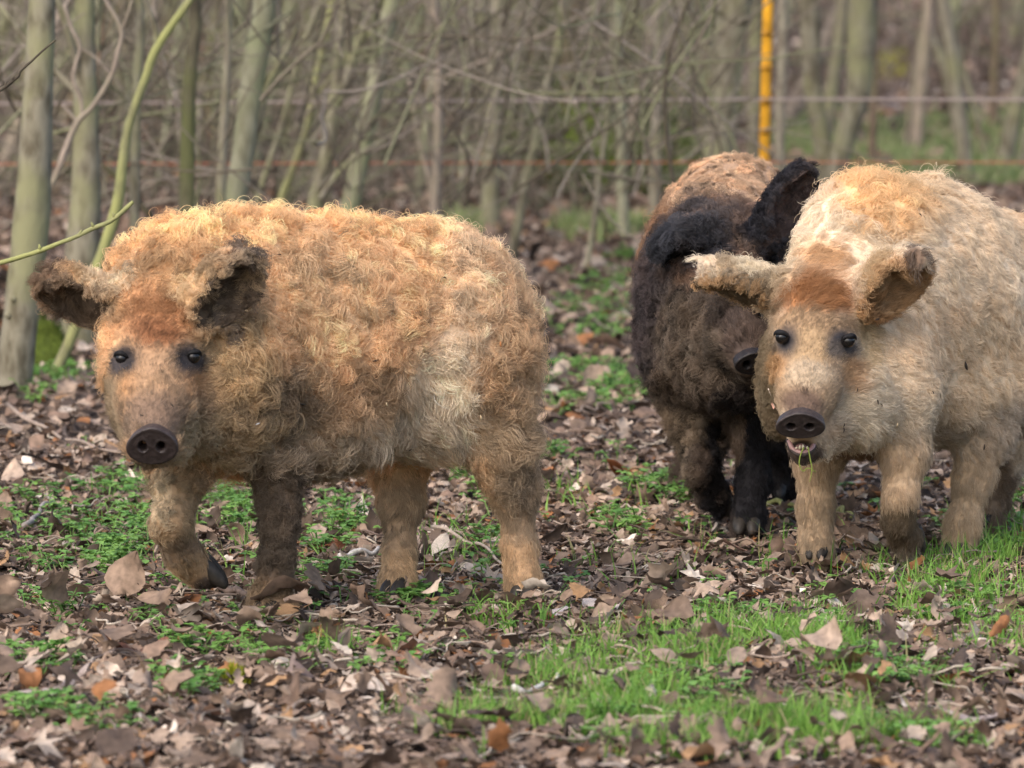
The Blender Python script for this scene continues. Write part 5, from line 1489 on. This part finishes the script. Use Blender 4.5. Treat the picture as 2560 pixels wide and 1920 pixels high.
# ---- dark pig between them, head down, coming straight on
def dark_pig():
    H = heading_frame(80)
    B = Body((.22, 12.78, -.06), (.80, 14.25, .80))
    B.ell(P(1800, 800, 13.42), H, (.18, .165, .235), .05)
    B.ell(P(1812, 720, 13.65), H, (.22, .175, .235), .08)
    B.ell(P(1830, 640, 13.88), H, (.19, .170, .215), .08)
    B.ell(P(1790, 700, 13.32), H, (.13, .14, .16), .07)
    B.ell(P(1770, 880, 13.32), H, (.12, .13, .115), .05)
    # head, lowered
    B.chain([(P(1800, 690, 13.22), .095), (P(1822, 770, 13.14), .085), (P(1850, 850, 13.07), .060), (P(1874, 900, 13.03), .036)], .03)
    B.ell(P(1760, 850, 13.18), WORLD, (.07, .08, .11), .05)
    B.ell(P(1830, 930, 13.14), WORLD, (.07, .07, .07), .04)
    B.dig(P(1795, 782, 13.045), WORLD, (.016, .016, .014), .012)
    B.dig(P(1905, 790, 13.045), WORLD, (.016, .016, .014), .012)
    e1 = dict(c=P(1722, 605, 13.18), A=frame((-.85, -.15, -.28), (-.10, -.42, -.90)), r=(.080, .050, .042))
    e2 = dict(c=P(1958, 515, 13.18), A=frame((.52, -.05, .85), (.62, -.70, -.30)), r=(.105, .052, .034))
    for e in (e1, e2):
        A, r = e['A'], e['r']
        B.ell(e['c'], A, r, .03, carve=(e['c'] + A[2] * .024 + A[0] * .006, (r[0] * .86, r[1] * .80, r[2] * .86)))
    B.cone(P(1780, 640, 13.2), .036, P(1750, 610, 13.2), .03, .03)
    B.cone(P(1880, 640, 13.2), .036, P(1918, 580, 13.19), .03, .03)
    # legs
    B.chain([(P(1722, 950, 13.36), .066), (P(1732, 1070, 13.30), .038), (P(1752, 1165, 13.24), .029), (P(1780, 1230, 13.28), .028), (P(1798, 1266, 13.30), .018)], .03)
    B.chain([(P(1856, 950, 13.32), .070), (P(1880, 1070, 13.28), .038), (P(1884, 1200, 13.26), .029), (P(1872, 1290, 13.24), .028), (P(1868, 1328, 13.23), .030)], .03)
    B.chain([(P(1930, 940, 13.95), .11), (P(1935, 1060, 13.92), .06), (P(1940, 1130, 13.92), .045), (P(1940, 1210, 13.90), .034), (P(1936, 1254, 13.88), .033)], .03)
    B.chain([(P(1770, 940, 13.98), .10), (P(1765, 1060, 14.0), .05), (P(1752, 1130, 14.02), .036), (P(1735, 1190, 14.02), .034), (P(1730, 1235, 14.0), .033)], .03)
    tan, brown, black, blue = (.42, .24, .125), (.115, .084, .064), (.026, .022, .022), (.040, .040, .050)
    spec = dict(
        col=brown, skin=(.6, .58, .58), len=.036, curl=.75, lift=.34, flow=(-.15, .4, -.8), droop=.06, jit=.006, mott=1.5, warm=.35, lockvar=.30, lump=.010, lump_b=[(P(1860, 860, 13.05), (.06, .1, .09), 0, .4), (P(1800, 1200, 13.4), (.4, .8, .14), .15, .4), (e1['c'], .09, .4), (e2['c'], .11, .4)],
        cups=[(e1['c'], e1['A'], e1['r'], (.010, .008, .008), (.05, .046, .05)), (e2['c'], e2['A'], e2['r'], (.085, .062, .055), (.045, .042, .046))],
        col_b=[(P(1830, 420, 13.85), (.26, .5, .12), (.56, .375, .235), .5), (P(1620, 560, 13.7), (.06, .4, .10), (.32, .18, .10), .6),
               (P(1790, 520, 13.3), (.12, .25, .05), (.06, .054, .056), .9, .8), (P(1720, 470, 13.4), (.08, .2, .03), (.05, .045, .048), .6), (P(1640, 780, 13.4), (.06, .3, .16), (.068, .052, .050), .7), (P(1780, 660, 13.15), (.08, .15, .05), (.20, .125, .085), .7),
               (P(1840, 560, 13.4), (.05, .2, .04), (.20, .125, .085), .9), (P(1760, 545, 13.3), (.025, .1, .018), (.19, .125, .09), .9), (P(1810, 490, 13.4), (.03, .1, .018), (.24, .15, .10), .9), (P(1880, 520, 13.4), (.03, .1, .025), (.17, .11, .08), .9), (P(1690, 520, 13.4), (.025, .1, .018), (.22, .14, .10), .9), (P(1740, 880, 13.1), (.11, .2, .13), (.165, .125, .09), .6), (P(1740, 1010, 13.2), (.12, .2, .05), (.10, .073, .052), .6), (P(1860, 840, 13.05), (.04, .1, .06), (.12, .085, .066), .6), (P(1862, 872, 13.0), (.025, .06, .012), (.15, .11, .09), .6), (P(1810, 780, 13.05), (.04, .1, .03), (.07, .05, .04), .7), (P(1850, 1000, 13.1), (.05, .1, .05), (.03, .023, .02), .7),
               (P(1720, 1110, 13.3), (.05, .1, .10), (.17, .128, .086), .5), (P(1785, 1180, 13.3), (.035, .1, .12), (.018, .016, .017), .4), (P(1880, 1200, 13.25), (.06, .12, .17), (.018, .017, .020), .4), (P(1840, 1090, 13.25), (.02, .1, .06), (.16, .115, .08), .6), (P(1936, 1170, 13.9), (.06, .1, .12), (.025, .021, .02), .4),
               (e1['c'], (.085, .1, .05), (.060, .060, .068), .6), (e2['c'], (.10, .1, .12), (.022, .021, .026), .4), (P(2000, 500, 13.15), (.02, .04, .03), (.09, .06, .05), .5)],
        len_b=[(P(1830, 420, 13.9), (.26, .4, .10), .022, .5), (P(1850, 840, 13.05), (.06, .1, .08), .014, .5), (P(1740, 1000, 13.2), (.12, .2, .06), .034, .5), (P(1880, 1200, 13.25), (.07, .12, .17), .014, .4), (P(1750, 1150, 13.3), (.08, .12, .12), .022, .4), (e1['c'], (.085, .1, .06), .034, .4), (e2['c'], (.10, .1, .12), .020, .4)],
        curl_b=[(P(1850, 840, 13.05), (.06, .1, .08), .1, .5), (P(1880, 1200, 13.25), (.07, .12, .17), .2, .4)],
        flow_b=[(P(1870, 1200, 13.25), (.2, .2, .2), (0, 0, -1), .4), (e1['c'], (.09, .09, .07), (-.6, -.3, -.5), .4), (e2['c'], (.1, .09, .12), (.4, -.2, .5), .4)],
        radial=[(P(1885, 915, 13.0), .15, 1)],
        dens_last=[(P(1888, 914, 12.99), (.05, .05, .036), 0, .12)],
        dens=[(P(1850, 840, 13.05), (.07, .1, .09), 2.5, .4), (P(1800, 1150, 13.25), (.15, .15, .2), 1.8, .4), (e1['c'], (.085, .1, .06), 1.8, .4), (e2['c'], (.10, .1, .12), 1.8, .4)])
    o = finish_pig(B, 'dark brown curly-coated pig with lowered head and black ears, behind the pale pig', spec, int(9000 * DENS), 14, 303)
    add_snout(o, P(1886, 912, 12.962), np.array([unit(np.array([.25, -.82, -.5])), unit(np.array([1, .25, 0])), unit(np.array([.1, -.5, .85]))]), (.040), .028, .022, (.40, .04, .17, .28), (.010, .008, .008), (.018, .014, .013))
    for (u, v, lk) in ((1796, 783, (-.5, -.8, 0)), (1906, 791, (.5, -.8, 0))):
        c = P(u, v, 13.058); add_eye(o, c, .0095, lk); add_lids(o, c, .0096, lk, (.022, .018, .016))
    add_hoof(o, P(1800, 1270, 13.30), (.35, .5, -.75), .023)
    for (u, v, Y) in ((1866, 1334, 13.215), (1934, 1262, 13.87), (1728, 1243, 13.99)):
        c = P(u, v, Y); c[2] = max(c[2], 0); add_hoof(o, c, (-.1, -1, 0), .024)
    return o

front_pig(); pale_pig(); dark_pig()
